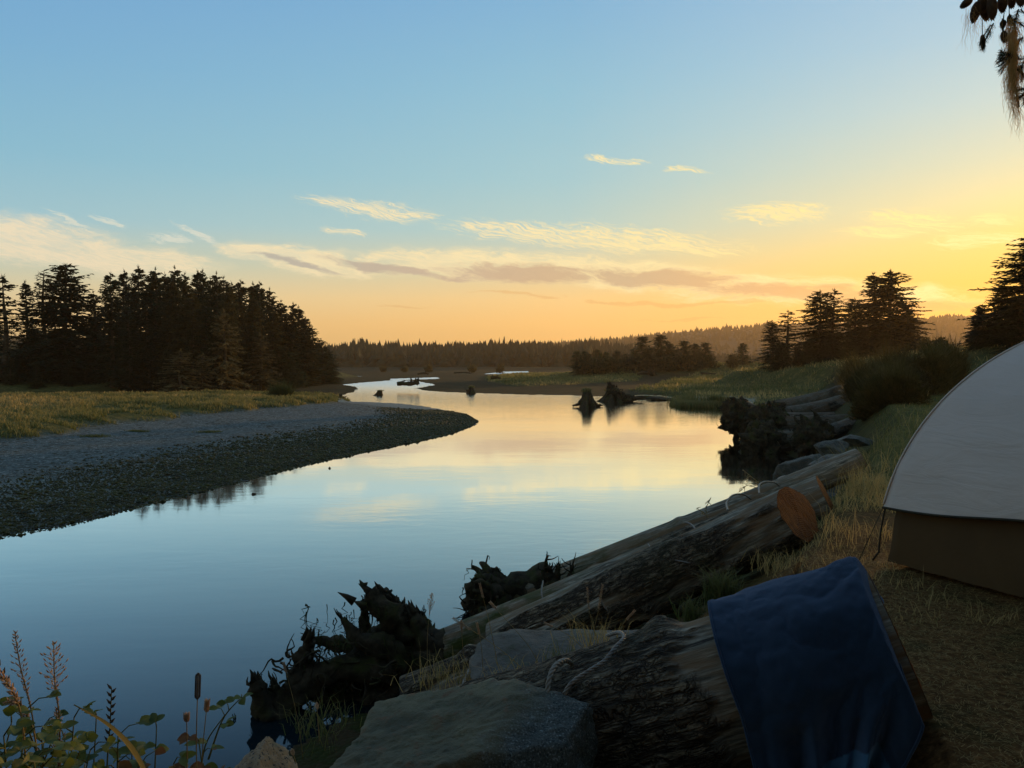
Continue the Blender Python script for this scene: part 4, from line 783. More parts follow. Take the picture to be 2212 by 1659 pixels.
debris('driftwood_branch', [([(1515, 806, 150), (1530, 807, 150), (1545, 807.5, 150)], [.2, .15, .08]), ([(1516, 806, 150), (1513, 803, 150)], [.12, .05])], 'thin dark branch lying on the flat left of the right clump', seed=11)
debris('driftwood_branch', [([(980, 805.5, 200), (1000, 804, 200), (1018, 806, 200)], [.14, .18, .1])], 'low dark branch lying far out in the middle of the mudflat', seed=13)
debris('driftwood_branch', [([(20, 967, 36), (70, 962, 36), (95, 960, 36)], [.05, .06, .03]), ([(60, 962, 36), (84, 956, 36)], [.04, .02])], 'thin dark driftwood at the upper left of the gravel bar', seed=12)
# ------------------------------------------------------------------ boulders
def rock(name, c, size, seed, m, label, cuts=9, rough=.16, cat='boulder', group=None, n=70, planes=(), rot=0.0, loc=None):
    g = np.random.default_rng(seed); u = np.linspace(0.001, math.pi - .001, n); v = np.linspace(0, 2 * math.pi, n * 2, endpoint=False); U, W = np.meshgrid(u, v, indexing='ij')
    d = np.c_[(np.sin(U) * np.cos(W)).ravel(), (np.sin(U) * np.sin(W)).ravel(), np.cos(U).ravel()]; p = d * 1.25
    pl = [(nrm(g.normal(0, 1, 3)), g.uniform(.62, .9)) for _ in range(cuts)] + [(nrm(a), b) for a, b in planes]
    t = np.full(len(d), 1.25)
    for nn, off in pl:
        k = d @ nn; t = np.minimum(t, np.where(k > .05, off / np.maximum(k, .05), 9))
    p = d * t[:, None]; p = p * (1 + rough * fbm(p * 2.2 + seed, 5, seed, .55) + rough * .25 * fbm(p * 11, 3, seed + 1))[:, None]
    p = p * np.asarray(size); cs, sn = math.cos(rot), math.sin(rot); p = np.c_[p[:, 0] * cs - p[:, 1] * sn, p[:, 0] * sn + p[:, 1] * cs, p[:, 2]]
    k = n * 2; i = np.arange(n - 1)[:, None] * k; j = np.arange(k)[None]; j2 = (j + 1) % k
    mb = MB(); mb.add(p, np.stack([i + j, i + k + j, i + k + j2, i + j2], -1).reshape(-1, 4)); o = mb.build(name, M[m]); o.location = tuple(c); tag(o, label, cat, group); return o
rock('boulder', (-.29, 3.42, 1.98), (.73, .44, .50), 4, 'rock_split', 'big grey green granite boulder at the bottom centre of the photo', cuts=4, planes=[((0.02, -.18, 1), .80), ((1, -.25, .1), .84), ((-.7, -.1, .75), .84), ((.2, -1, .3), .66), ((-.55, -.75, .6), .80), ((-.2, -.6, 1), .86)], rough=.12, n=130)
rock('boulder', tuple(P(552, 1692, 2.75)), (.125, .14, .12), 7, 'rock_tan', 'small tan rock glowing orange in low sun beside the weeds', cuts=11, planes=[((.75, -.1, .65), .6), ((-.3, -.3, 1), .7)], rough=.2)
rock('boulder', tuple(P(1262, 1437, 5.1)), (.62, .5, .17), 9, 'rock_pale', 'flat topped grey slab between the logs, dry grass growing on it', cuts=4, planes=[((.1, -.25, 1), .62), ((-.6, -.5, .6), .75), ((0, -1, .1), .8)], rough=.1)
rock('boulder', tuple(P(1735, 1036, 18)), (.52, .5, .55), 10, 'rock_grey', 'rounded brown boulder at the waterline below the root wads', rough=.14)
rock('boulder', tuple(P(1800, 998, 17)), (.44, .42, .24), 11, 'rock_pale', 'pale flat boulder beside the cut grass, above the brown one', planes=[((-.1, -.2, 1), .6)], rough=.12)
rock('boulder', tuple(P(1800, 976, 21)), (.42, .42, .26), 12, 'rock_grey', 'pinkish boulder behind the pale flat one', rough=.14)
rock('boulder', tuple(P(1846, 950, 22)), (.45, .4, .16), 13, 'rock_grey', 'half buried pale stone in the cut grass at the bank top', rough=.12)
rock('boulder', tuple(P(1430, 862.5, 77)), (1.3, .8, .28), 14, 'dead_wood', 'flat dark rock barely above the pool, right of the stumps', rough=.1, n=30)
rock('boulder', tuple(P(1393, 859, 80)), (1.6, .5, .2), 15, 'dead_wood', 'thin dark rock shelf touching the long stump root', rough=.1, n=30)
bg = np.random.default_rng(77)
for i in range(26):                                                     # riprap under the logs
    t = i / 26; x = -1.4 + t * 9.5; y = 6.0 + t * 13 + bg.uniform(-.8, .8); s = bg.uniform(.28, .45)
    x += bg.uniform(-.3, .6); rock('bank_rock', (x, y, TZ(x, y) - s * .12), (s, s * .9, s * .6), 200 + i, 'rock_grey', 'grey riprap rock tucked under the logs along the near bank', n=26, group='riprap rocks along the near bank', cat='rock')
for i, (x, y, s, lab) in enumerate([(548, 1066, .03, 'small dark stone in the water off the gravel bar, nearest of two'), (712, 1010, .03, 'small dark stone in the water by the middle of the gravel bar')]):
    c = G(x, y + 2); rock('stone', (c[0], c[1], .02), (s * 2, s * 1.4, s), 300 + i, 'dead_wood', lab, cat='stone', n=14)
def tuft_mat(name, px, py, w, label, mt, seed):
    c = G(px, py, .42); c[2] = TZ(c[0], c[1]); g = np.random.default_rng(seed); n = 700; rr = g.random(n) ** .8 * (1 + .3 * g.normal(0, 1, n)); th = g.uniform(0, 6.28, n); xy = c[:2] + np.c_[np.cos(th) * rr * w, np.sin(th) * rr * w * .6]
    mb = MB(); blades(mb, np.c_[xy, terrain(xy)], g.uniform(.03, .12, n), .02, .8, g.uniform(*mt, n), seed); o = mb.build(name, M['blade'], smooth=False, loc=c); tag(o, label, 'grass patch')
tuft_mat('grass_patch', 452, 938, .55, 'round green grass patch on the grey gravel bar', (.0, .15), 5)
tuft_mat('grass_patch', 298, 938, .5, 'small dark weedy patch on the gravel bar, left of the green one', (.0, .02), 6)
tuft_mat('grass_patch', 205, 950, .7, 'dark weedy patch on the gravel bar nearest the left marsh', (.0, .02), 7)

# ------------------------------------------------------------------ tent
TC = np.array([4.79, 5.80]); TG = 2.36; TH_ = 1.98; TR = 1.84; TA = math.radians(165)      # centre, floor, height, half diagonal, direction of the seen corner
def tent_pt(th, z, inset=0.0, sq=1.0):
    r = TR * math.sqrt(max(1 - (z / TH_) ** 2, 0)) - inset; a = (th - TA + math.pi / 4) % (math.pi / 2) - math.pi / 4   # 0 at corners
    k = math.cos(math.pi / 4) / max(math.cos(math.pi / 4 - abs(a)), .1); kk = k * .86 + .14 - .0 * a; return np.array([TC[0] + math.cos(th) * r * kk, TC[1] + math.sin(th) * r * kk, TG + z])
def tent():
    root = empty('tent', (TC[0], TC[1], TG)); N = 200; ths = [TA + 2 * math.pi * i / N for i in range(N)]
    def hem(th): a = (th - TA + math.pi / 4) % (math.pi / 2) - math.pi / 4; return .44 + .10 * (1 - math.cos(4 * a)) / 2 * 1.0
    V = []; Z = 44
    for k in range(Z + 1):
        for th in ths:
            z0 = hem(th); z = z0 + (TH_ - z0) * (1 - (1 - k / Z) ** 1.7) if k < Z else TH_ * .9999
            p = tent_pt(th, z * .99999, -.03); V.append(p)
    V = np.array(V); o = np.c_[V[:, :2] - TC, np.full(len(V), .3)]; o /= np.linalg.norm(o, axis=1)[:, None]; V = V + o * (fbm(V * [2.5, 2.5, 7], 3, 2) * .012 * np.repeat(1 - np.arange(Z + 1) / Z, N))[:, None]
    i = np.arange(Z)[:, None] * N; j = np.arange(N)[None]; j2 = (j + 1) % N; mb = MB(); mb.add(V, np.stack([i + j, i + j2, i + N + j2, i + N + j], -1).reshape(-1, 4)); mb.build('fly', M['fly'], root, loc=root.location)
    hm = [V[q] for q in range(N)]; m = MB(); tube(m, hm + [hm[0]], .011, 6, cap=False); m.build('fly_hem', M['trim'], root, loc=root.location)
    V = []; Zb = 14
    for k in range(Zb + 1):
        for th in ths: z = .62 * k / Zb; a = (th - TA + math.pi / 4) % (math.pi / 2) - math.pi / 4; V.append(tent_pt(th, z, .10 - .05 * (1 - k / Zb) + .012 * math.sin(a * 30 + k * .5)))
    i = np.arange(Zb)[:, None] * N; mb = MB(); mb.add(V, np.stack([i + j, i + j2, i + N + j2, i + N + j], -1).reshape(-1, 4)); mb.build('body', M['tent_body'], root, loc=root.location)
    for c in range(4):
        th = TA + c * math.pi / 2; m = MB(); pts = [tent_pt(th, z, -.015 if z > .02 else -.06) for z in np.linspace(0, .5, 8)]; tube(m, pts, .008, 6); m.build('pole', M['trim'], root, loc=root.location)
        m = MB(); a = tent_pt(th, .45, -.03); b = tent_pt(th, 0, -.16); tube(m, [a, b], .004, 4); m.build('guy_strap', M['trim'], root, loc=root.location)
    for c in range(4):
        th = TA + c * math.pi / 2; m = MB(); tube(m, [tent_pt(th, z, -.036) for z in np.linspace(.47, TH_ * .998, 40)], .007, 6); m.build('pole_sleeve', M['fly'], root, loc=root.location)
    m = MB(); a = tent_pt(TA + .8, 1.05, -.03); tube(m, [a, a + (np.array([math.cos(TA + .8), math.sin(TA + .8), -.25]) * .03)], .004, 5); m.build('guy_loop', M['trim'], root, loc=root.location)
    tag(root, 'dome tent with pale grey fly over a dark brown body', 'tent')
tent()

# ------------------------------------------------------------------ towel over the foreground log
def towel():
    d = nrm(E1 - E0); side = nrm(np.cross(d, [0, 0, 1.0])); 
    if side[1] > 0: side = -side                                         # toward the camera
    up = nrm(np.cross(side, d)); up = up * np.sign(up[2]); L = np.linalg.norm(E1 - E0)
    NS, NTt = 150, 190; V = []; band = []
    s0, s1 = .74, -.11                                                   # metres along the log from its sawn end
    WR = fbm(np.array([[i / (NS - 1) * 3, k / (NTt - 1) * 1.68 * 3.4, 1.0] for k in range(NTt) for i in range(NS)]), 4, 9).reshape(NTt, NS)
    for k in range(NTt):
        t = k / (NTt - 1)
        for i in range(NS):
            u = i / (NS - 1); s = s0 + (s1 - s0) * u; c = E0 + d * s; r = .345 + (.055) * (max(s, 0) / L) ** 1.3 + .06
            arc0 = -1.3; total = 1.70 - .10 * u - .05 * u ** 8 - .03 * (1 - u) ** 10; l = t * total; ang = arc0 + l / r
            amax = math.radians(86)
            if ang <= amax: p = c + (side * math.sin(ang) + up * math.cos(ang)) * r; hang_l = 0
            else:
                hang_l = (ang - amax) * r; p = c + (side * math.sin(amax) + up * math.cos(amax)) * r + np.array([0, -.03 * hang_l, -1.0]) * hang_l
                p = p + d * (-.26 * hang_l * (1 - u) + .5 * hang_l * u * u)
            p = p + d * (.07 * max(math.sin(max(min(ang, amax), 0)), 0) * u ** 3)
            f = hang_l * .16 * (math.sin(u * 17 + 1.1) * .55 + math.sin(u * 31 + 2 + hang_l * 3) * .4 + math.sin(u * 53 + 1) * .15); f += .012 * math.sin(u * 9 + l * 5)
            p = p + side * (f + .0) + up * (.0)
            wr = WR[k, i] * .05 * (1 if ang > 0 else .5); n = side * math.sin(min(ang, 1.6)) + up * math.cos(min(ang, 1.6)); p = p + n * (abs(wr) * 1.1)
            if s < .02: p = p + np.array([0, 0, -1.0]) * (.02 - s) ** 1.3 * 3.5
            V.append(p); band.append(1.0 if total - .20 < l < total - .12 else 0.0)
    V = np.array(V); j = np.arange(NTt - 1)[:, None] * NS; i = np.arange(NS - 1)[None]; Q = np.stack([j + i, j + i + 1, j + NS + i + 1, j + NS + i], -1).reshape(-1, 4)
    mb = MB(); mb.add(V, Q, 0, band=band); o = mb.build('towel', M['towel'], loc=E0); so = o.modifiers.new('thick', 'SOLIDIFY'); so.thickness = .007; so.offset = 1
    mb = MB()
    for e in (0, NS - 1): tube(mb, [V[k * NS + e] for k in range(0, NTt, 2)], .007, 6, band=0)
    tube(mb, [V[(NTt - 1) * NS + e] for e in range(0, NS, 2)], .007, 6, band=0)
    mb.build('hem', M['towel'], o, loc=E0); tag(o, 'navy blue bath towel draped over the foreground log', 'towel')
towel()

# ------------------------------------------------------------------ steel cables
def cable(pts, label, r=.012, strands=3, group='steel cables lashing the logs', n=70, pitch=.09):
    sp = spline(pts, n); T, A, B = frames(sp); Ls = np.concatenate([[0], np.cumsum(np.linalg.norm(np.diff(sp, axis=0), axis=1))]); mb = MB()
    N = max(n, int(Ls[-1] / pitch * 8)); sp2 = np.array([[np.interp(q, Ls, sp[:, c]) for c in range(3)] for q in np.linspace(0, Ls[-1], N)]); T, A, B = frames(sp2); l = np.linspace(0, Ls[-1], N)
    for k in range(strands): ph = l / pitch * 6.283 + k * 6.283 / strands; tube(mb, sp2 + A * (np.cos(ph) * r * .55)[:, None] + B * (np.sin(ph) * r * .55)[:, None], r * .62, 6)
    o = mb.build('steel_cable', M['rope_steel'], loc=sp[0]); tag(o, label, 'cable', group)
q = P
cable([q(1182, 1500, 3.62), q(1186, 1468, 3.66), q(1198, 1440, 3.72), q(1218, 1427, 3.8), q(1232, 1432, 3.9), q(1240, 1450, 4.0)], 'thick twisted cable loop arching up beside the granite boulder', .0115)
cable([q(1218, 1500, 3.6), q(1235, 1475, 3.62), q(1268, 1452, 3.66), q(1305, 1428, 3.72), q(1330, 1398, 3.8), q(1348, 1378, 3.9), q(1338, 1366, 4.02), q(1312, 1372, 4.15)], 'long twisted cable running over the foreground log to a hook', .010)
cable([q(998, 1500, 5.3), q(1004, 1470, 5.5), q(1020, 1440, 5.7), q(1045, 1412, 5.9), q(1068, 1403, 6.0), q(1085, 1415, 6.15)], 'rusty cable loop over the grey green log', .012)
cable([q(1572, 1102, 9.6), q(1570, 1085, 10.3), q(1583, 1070, 10.9), q(1605, 1068, 11.4), q(1622, 1078, 11.6)], 'pale cable arch over the logs, left of a matching one', .012)
cable([q(1640, 1066, 10.2), q(1640, 1048, 10.9), q(1652, 1041, 11.3), q(1672, 1042, 11.7), q(1684, 1050, 11.9)], 'pale cable arch over the logs, right of a matching one', .012)
cable([q(1680, 1046, 12.0), q(1682, 1034, 12.4), q(1697, 1029, 12.8), q(1708, 1034, 13)], 'smallest cable arch, at the foot of the brown boulder', .014)
cable([q(1173, 1255, 9.35), q(1170, 1282, 9.05), q(1178, 1305, 8.98), q(1192, 1322, 9.0)], 'cable band wrapped around the mossy part of the smooth log', .009)
cable([q(1480, 1128, 8.9), q(1492, 1132, 8.8), q(1502, 1142, 8.6)], 'short shiny strap across the top of the smooth log', .009)
cable([q(1400, 1175, 8.9), q(1412, 1190, 8.62), q(1440, 1205, 8.3), q(1490, 1216, 8.05)], 'thin wire lying across the big weathered log', .006)

# ------------------------------------------------------------------ near grass
def near_grass():
    g = np.random.default_rng(91); mb = MB()
    def area(n, fx, fy, hmin, hmax, w, tlo, thi, lean, cond, seed):
        xy = np.c_[g.uniform(*fx, n), g.uniform(*fy, n)]; xy = xy[in_view(xy, 1.1)]; dc = pdist(xy, CREST); k = cond(xy, dc); xy = xy[k]; p3 = np.c_[xy, 0 * xy[:, 0]]; cl = fbm(p3 * 1.1, 3, seed); dd = np.hypot(xy[:, 0] - TC[0], xy[:, 1] - TC[1]); k = (cl > g.uniform(-.6, .5, len(xy))) & (dd > 1.75); xy = xy[k]; cl = cl[k]
        h = (hmin + (hmax - hmin) * g.random(len(xy)) ** 2) * (1 + .6 * cl); D = np.hypot(xy[:, 0], xy[:, 1]); blades(mb, np.c_[xy, terrain(xy) - .01], h, np.maximum(w, D / 773 * .55), lean, np.clip(g.normal((tlo + thi) / 2, (thi - tlo) / 3, len(xy)) + .35 * cl, 0, 1), seed + 1)
    offA = lambda xy: np.abs(np.cross(np.c_[xy - A0[:2], 0 * xy[:, 0]], np.r_[nrm((A1 - A0) * [1, 1, 0])[:2], 0])[:, 2]) > .38
    area(24000, (1.6, 6.5), (4.8, 11), .05, .20, .005, .75, 1.1, 1.1, lambda xy, dc: (dc < .3) & offA(xy), 1)
    area(2600, (2.4, 6), (6.8, 12), .18, .45, .004, .75, 1.1, .7, lambda xy, dc: (dc < .1) & offA(xy), 2)
    area(5000, (3.6, 12), (9.5, 20), .25, .55, .007, .05, .7, .6, lambda xy, dc: (dc < .6) & (dc > -2.6), 3)
    area(42000, (3, 22), (9, 34), .06, .2, .01, .0, .45, .6, lambda xy, dc: dc < .6, 4)
    area(26000, (10, 60), (34, 100), .12, .5, .03, .1, .85, .8, lambda xy, dc: dc < .5, 5)
    area(2500, (.2, 1.8), (3.6, 6.2), .05, .16, .005, .3, 1.0, .9, lambda xy, dc: dc < .6, 6)
    o = mb.build('meadow_grass', M['blade'], smooth=False); tag(o, 'wild grass and dry straw on the camp side bank', 'grass', kind='stuff')
    mb = MB(); n = 42000; xy = np.c_[g.uniform(.8, 4.2, n), g.uniform(2.6, 6.5, n)]; xy = xy[pdist(xy, CREST) < 0]; n = len(xy); z = terrain(xy); a = g.uniform(0, 6.28, n); L = g.uniform(.012, .045, n); W = g.uniform(.0008, .0018, n); d = np.c_[np.cos(a), np.sin(a), g.normal(.08, .16, n)]; s = np.c_[-np.sin(a), np.cos(a), 0 * a]; b = np.c_[xy, z + g.uniform(.002, .012, n)]
    V = np.stack([b - s * W[:, None], b + s * W[:, None], b + d * L[:, None] + s * W[:, None] * .5, b + d * L[:, None] - s * W[:, None] * .5], 1); mb.add(V.reshape(-1, 3), np.arange(n)[:, None] * 4 + np.array([[0, 1, 2, 3]]), 0, tint=np.repeat(g.uniform(.62, .95, n), 4), tip=np.zeros(n * 4)); tag(mb.build('needle_litter', M['blade'], smooth=False), 'brown needle litter on the bare camp ground', 'litter', kind='stuff')
near_grass()
def tuft(name, c, n, h, label, tint, seed, lean=.6, w=.006, spread=.08, cat='grass tuft', m='blade', group=None):
    g = np.random.default_rng(seed); mb = MB(); b = np.asarray(c) + np.c_[g.normal(0, spread, (n, 2)), np.zeros(n)]; blades(mb, b, g.uniform(.4, 1, n) * h, w, lean, g.uniform(*tint, n), seed); o = mb.build(name, M[m], smooth=False, loc=c); tag(o, label, cat, group); return o
c = P(1560, 1235, 7.0); c[2] = TZ(c[0], c[1]); tuft('grass_tuft', c, 260, .42, 'dark spiky sedge clump in front of the big weathered log', (.0, .12), 3, .75, .012, .06)
c = P(1500, 1260, 6.9); c[2] = TZ(c[0], c[1]); tuft('grass_tuft', c, 120, .3, 'smaller dark green tuft left of the spiky sedge clump', (.0, .2), 13, .7, .01, .06)
c = P(1290, 1405, 5.0); tuft('grass_tuft', c, 90, .3, 'dry golden grass tuft growing on the flat slab', (.75, 1), 4, .8, .004, .09)
c = P(1120, 1478, 4.6); tuft('grass_tuft', c, 60, .26, 'sparse straw tuft behind the granite boulder', (.7, 1), 5, 1.0, .004, .12)
for i, (x, y, Y, h, tn, lab) in enumerate([(640, 1625, 5.2, .22, (.0, .3), 'short green tuft on the slope left of the granite boulder'), (690, 1575, 4.6, .2, (.1, .5), 'mixed tuft peeking over the left shoulder of the granite boulder'), (600, 1650, 4.4, .25, (.2, .7), 'sparse tuft right beside the orange lit rock'), (960, 1475, 5.2, .22, (.5, 1), 'dry tuft on the grey green log above the boulder'),
    (1330, 1345, 6.6, .2, (.4, .9), 'thin dry tuft under the big weathered log'), (1420, 1330, 6.2, .2, (.3, .8), 'dry tuft between slab and towel log'), (1680, 1190, 7.3, .3, (.8, 1.1), 'golden straw tuft below the orange sawn end')]):
    c = P(x, y, Y); c[2] = TZ(c[0], c[1]) if i not in (1, 3) else c[2]; tuft('grass_tuft', c, 120, h, lab, tn, 60 + i, .8, .005, .12)
c = P(1215, 1440, 4.6); tuft('grass_tuft', c, 50, .2, 'small green tuft in the gap under the slab', (.05, .3), 6, .9, .005, .06)
c = P(1850, 1010, 15.5); c[2] = TZ(c[0], c[1]); tuft('grass_tuft', c, 300, .8, 'tall pale grass tuft standing behind the sawn logs', (.3, .8), 7, .5, .012, .3)
c = P(1860, 1095, 9.6); c[2] = TZ(c[0], c[1]); tuft('grass_tuft', c, 160, .5, 'reddish dry grass tuft hiding the second sawn end', (.7, 1), 8, .55, .006, .13)
def stalk(pts, kind, label, seed, r=.0025, head=.09, group='grass stalks in the foreground', m='straw', wide=.02):
    g = np.random.default_rng(seed); sp = spline(pts, 24); root = empty('grass_stalk', sp[0]); mb = MB(); tube(mb, sp, np.linspace(r, r * .45, 24), 5); mb.build('stem', M[m], root, loc=sp[0]); hd = MB(); d = nrm(sp[-1] - sp[-3]); a = nrm(np.cross(d, [0, 1, 0])); b = np.cross(a, d)
    Lt = np.concatenate([[0], np.cumsum(np.linalg.norm(np.diff(sp, axis=0), axis=1))]); tot = Lt[-1]
    def at(l): return np.array([np.interp(tot - l, Lt, sp[:, q]) for q in range(3)])
    n = {'plume': 70, 'spike': 60, 'rye': 16, 'cat': 240, 'bud': 60}[kind]
    for k in range(n):
        f = k / n; l = f * head; th = k * 2.4
        if kind == 'rye': th = (k % 2) * math.pi
        rad = {'plume': wide * (math.sin(min(f * 1.25, 1) * math.pi) ** .6) * g.uniform(.2, 1), 'spike': .005, 'rye': .004, 'cat': .0062 * min(1, (f * (1 - f) * 12)), 'bud': .007 * math.sin(f * math.pi)}[kind]
        dv = math.cos(th) * a + math.sin(th) * b; p0 = at(l); sz = {'plume': .007, 'spike': .006, 'rye': .013, 'cat': .004, 'bud': .004}[kind]
        if kind == 'plume': tube(hd, [p0 - d * rad * .7, p0 + dv * rad], [.0007, .0005], 3, cap=False)
        e = nrm(dv + d * 1.1); c0 = p0 + dv * rad; tube(hd, [c0 - e * sz * .6, c0, c0 + e * sz], [.0005, sz * .33, .0004], 4)
    hd.build('seed_head', M['seed_dark' if kind in ('cat', 'rye') else 'seed_head'], root, loc=sp[0]); tag(root, label, 'grass stalk', group)
def S(a, y0, b, Y, bow=0.0):
    p = P(*a, Y); e = P(*b, Y); m = (p + e) / 2; m[0] += bow; return [p, m, e]
gy = lambda x, Y: 1850
for i, (pts, kind, lab, k) in enumerate([
    ([P(92, 1760, 2.1), P(72, 1560, 2.1), P(44, 1440, 2.1), P(32, 1365, 2.1)], 'plume', 'pinkish feathery grass head farthest left above the weeds', dict(head=.22, wide=.022)),
    ([P(132, 1800, 1.9), P(128, 1560, 1.9), P(118, 1470, 1.9), P(116, 1388, 1.9)], 'plume', 'open branched grass head, tallest beside the pink feathery one', dict(head=.15, wide=.038)),
    ([P(128, 1790, 1.9), P(126, 1640, 1.9), P(122, 1530, 1.9)], 'plume', 'narrow pink grass head right below the open branched one', dict(head=.16, wide=.018)),
    ([P(110, 1720, 1.8), P(70, 1600, 1.8), P(30, 1500, 1.8), P(-20, 1412, 1.8)], 'rye', 'arching dark rye spike leaning out of the left edge', dict(head=.17, m='stem_green')),
    ([P(60, 1720, 1.7), P(48, 1560, 1.7), P(25, 1490, 1.7), P(-14, 1440, 1.7)], 'spike', 'pale drooping grass spike at the left edge', dict(head=.1)),
    ([P(90, 1760, 1.8), P(75, 1590, 1.8), P(45, 1530, 1.8), P(12, 1514, 1.8)], 'spike', 'nodding golden grass spike over the leafy weeds at far left', dict(head=.07)),
    ([P(225, 1790, 2.0), P(232, 1640, 2.0), P(238, 1560, 2.0), P(241, 1485, 2.0)], 'rye', 'upright dark ryegrass spike between two leafy weeds', dict(head=.16, m='stem_green')),
    ([P(430, 1760, 2.2), P(424, 1620, 2.2), P(428, 1455, 2.2)], 'cat', 'dark cattail like grass head standing alone over the water', dict(head=.076)),
    ([P(440, 1790, 2.3), P(436, 1650, 2.3), P(448, 1512, 2.3)], 'spike', 'small dark tilted seed head right of the cattail like one', dict(head=.035)),
    ([P(402, 1800, 2.1), P(404, 1640, 2.1), P(403, 1542, 2.1)], 'spike', 'straight yellow straw left of the cattail like head', dict(head=.02)),
    ([P(926, 1490, 4.6), P(923, 1380, 4.6), P(933, 1282, 4.6)], 'plume', 'lone feathery grass head against the water near the root wad', dict(head=.13, wide=.022)),
    ([P(1270, 1405, 4.8), P(1290, 1330, 4.8), P(1302, 1262, 4.8)], 'spike', 'tallest golden grass stalk rising from the flat slab', dict(head=.16)),
    ([P(1295, 1400, 4.8), P(1275, 1330, 4.8), P(1268, 1268, 4.8)], 'spike', 'second golden stalk from the slab, leaning left', dict(head=.14)),
    ([P(1320, 1400, 4.8), P(1345, 1350, 4.8), P(1372, 1318, 4.8)], 'spike', 'golden stalk from the slab bending right', dict(head=.08)),
    ([P(1260, 1400, 4.9), P(1225, 1370, 4.9), P(1175, 1345, 4.9)], 'spike', 'golden stalk from the slab bending low to the left', dict(head=.06)),
    ([P(1180, 1480, 4.3), P(1145, 1400, 4.3), P(1058, 1300, 4.4)], 'spike', 'long straw leaning left over the grey green log', dict(head=.05)),
    ([P(1170, 1490, 4.2), P(1090, 1410, 4.2), P(978, 1335, 4.2)], 'spike', 'long low straw crossing the gap toward the root wad', dict(head=.12)),
    ([P(1010, 1480, 5.0), P(1000, 1400, 5.0), P(996, 1340, 5.0)], 'plume', 'thin upright stalk left of the cable over the grey log', dict(head=.08, wide=.012)),
    ([P(1045, 1480, 5.0), P(1040, 1400, 5.0), P(1030, 1345, 5.0)], 'spike', 'thin upright stalk beside the rusty cable loop', dict(head=.08)),
    ([P(1080, 1460, 5.0), P(1058, 1350, 5.0), P(1036, 1260, 5.0)], 'spike', 'tall thin stalk in front of the second root wad', dict(head=.1)),
    ([P(655, 1640, 4.4), P(640, 1540, 4.4), P(612, 1430, 4.4)], 'spike', 'thin stalk in front of the green mossy root', dict(head=.06)),
    ([P(690, 1600, 3.4), P(687, 1560, 3.4), P(684, 1518, 3.4)], 'bud', 'small brown bud head left of the granite boulder', dict(head=.03)),
    ([P(600, 1740, 3.4), P(585, 1660, 3.4), P(566, 1625, 3.4)], 'bud', 'nodding bud head right above the orange rock', dict(head=.03)),
    ([P(660, 1720, 3.2), P(640, 1650, 3.2), P(630, 1618, 3.2)], 'bud', 'bud head between orange rock and granite boulder', dict(head=.03))]):
    stalk(pts, kind, lab, 400 + i, **k)
def wiry():
    mb = MB(); g = np.random.default_rng(5)
    root = empty('grass_stalk', P(1650, 1060, 12)); 
    for pts in ([P(1665, 1070, 12), P(1635, 1040, 12), P(1605, 1015, 12)], [P(1660, 1072, 12), P(1620, 1048, 12), P(1598, 1062, 12)], [P(1530, 1120, 10.5), P(1525, 1100, 10.5), P(1536, 1075, 10.5)], [P(1532, 1120, 10.5), P(1520, 1108, 10.5), P(1505, 1098, 10.5)]):
        sp = spline(pts, 16); tube(mb, sp, .004, 4)
        for k in range(10): p = sp[6 + k]; e = p + g.normal(0, .05, 3); tube(mb, [p, e], [.006, .002], 4)
    mb.build('stem', M['straw'], root, loc=root.location); tag(root, 'wiry grass sprigs outlined on the water above the sawn logs', 'grass stalk')
wiry()
# leafy weeds at the lower left
def leaf(mb, p, d, n, L, W, curl=.2):
    d = nrm(d); s = nrm(np.cross(n, d)); n = np.cross(d, s); pts = []
    for t, w in [(0, .02), (.2, .62), (.45, 1), (.7, .82), (.88, .45), (1, .02)]:
        c = p + d * L * t - n * curl * L * t * t; pts += [c - s * W * w * .5 + n * W * w * .14, c, c + s * W * w * .5 + n * W * w * .14]
    F_ = []
    for k in range(5): b = k * 3; F_ += [[b, b + 1, b + 4, b + 3], [b + 1, b + 2, b + 5, b + 4]]
    mb.add(pts, F_)
def weed(px, pyt, Y, label, seed, n=9, L=.032, base=None, dry=0.0, spread=.085, group='leafy weeds at the lower left'):
    g = np.random.default_rng(seed); top = P(px, pyt, Y); b = P(px + g.uniform(-25, 25), 1900, Y) if base is None else P(*base, Y); root = empty('weed', b); st = MB(); lf = MB(); dl = MB(); sp = spline([b, (b + top) / 2 + g.normal(0, .02, 3), top], 14); tube(st, sp, np.linspace(.004, .0015, 14), 5)
    for k in range(n):
        t = .35 + .65 * k / max(n - 1, 1); p = np.array([np.interp(t, np.linspace(0, 1, 14), sp[:, q]) for q in range(3)]); a = k * 2.4 + g.uniform(-.4, .4); d = np.array([math.cos(a), math.sin(a), g.uniform(.1, .9)]); Lp = g.uniform(.4, 1) * spread * (1.2 - .5 * t); e = p + nrm(d) * Lp
        tube(st, [p, (p + e) / 2 + [0, 0, .01], e], [.0018, .0015, .001], 4)
        for q in range(3):                                               # three leaflets
            a2 = a + (q - 1) * 1.15; dd = np.array([math.cos(a2), math.sin(a2), g.uniform(-.2, .7)]); tgt = dl if g.random() < dry else lf; leaf(tgt, e, dd, nrm([g.normal(0, .5), g.normal(-.5, .4), 1]), L * g.uniform(.7, 1.15), L * g.uniform(.6, .8), g.uniform(.05, .4))
    st.build('stem', M['stem_green'], root, loc=b); 
    if lf.n: lf.build('leaves', M['leaf'], root, loc=b)
    if dl.n: dl.build('dry_leaves', M['leaf_dry'], root, loc=b)
    tag(root, label, 'weed', group)
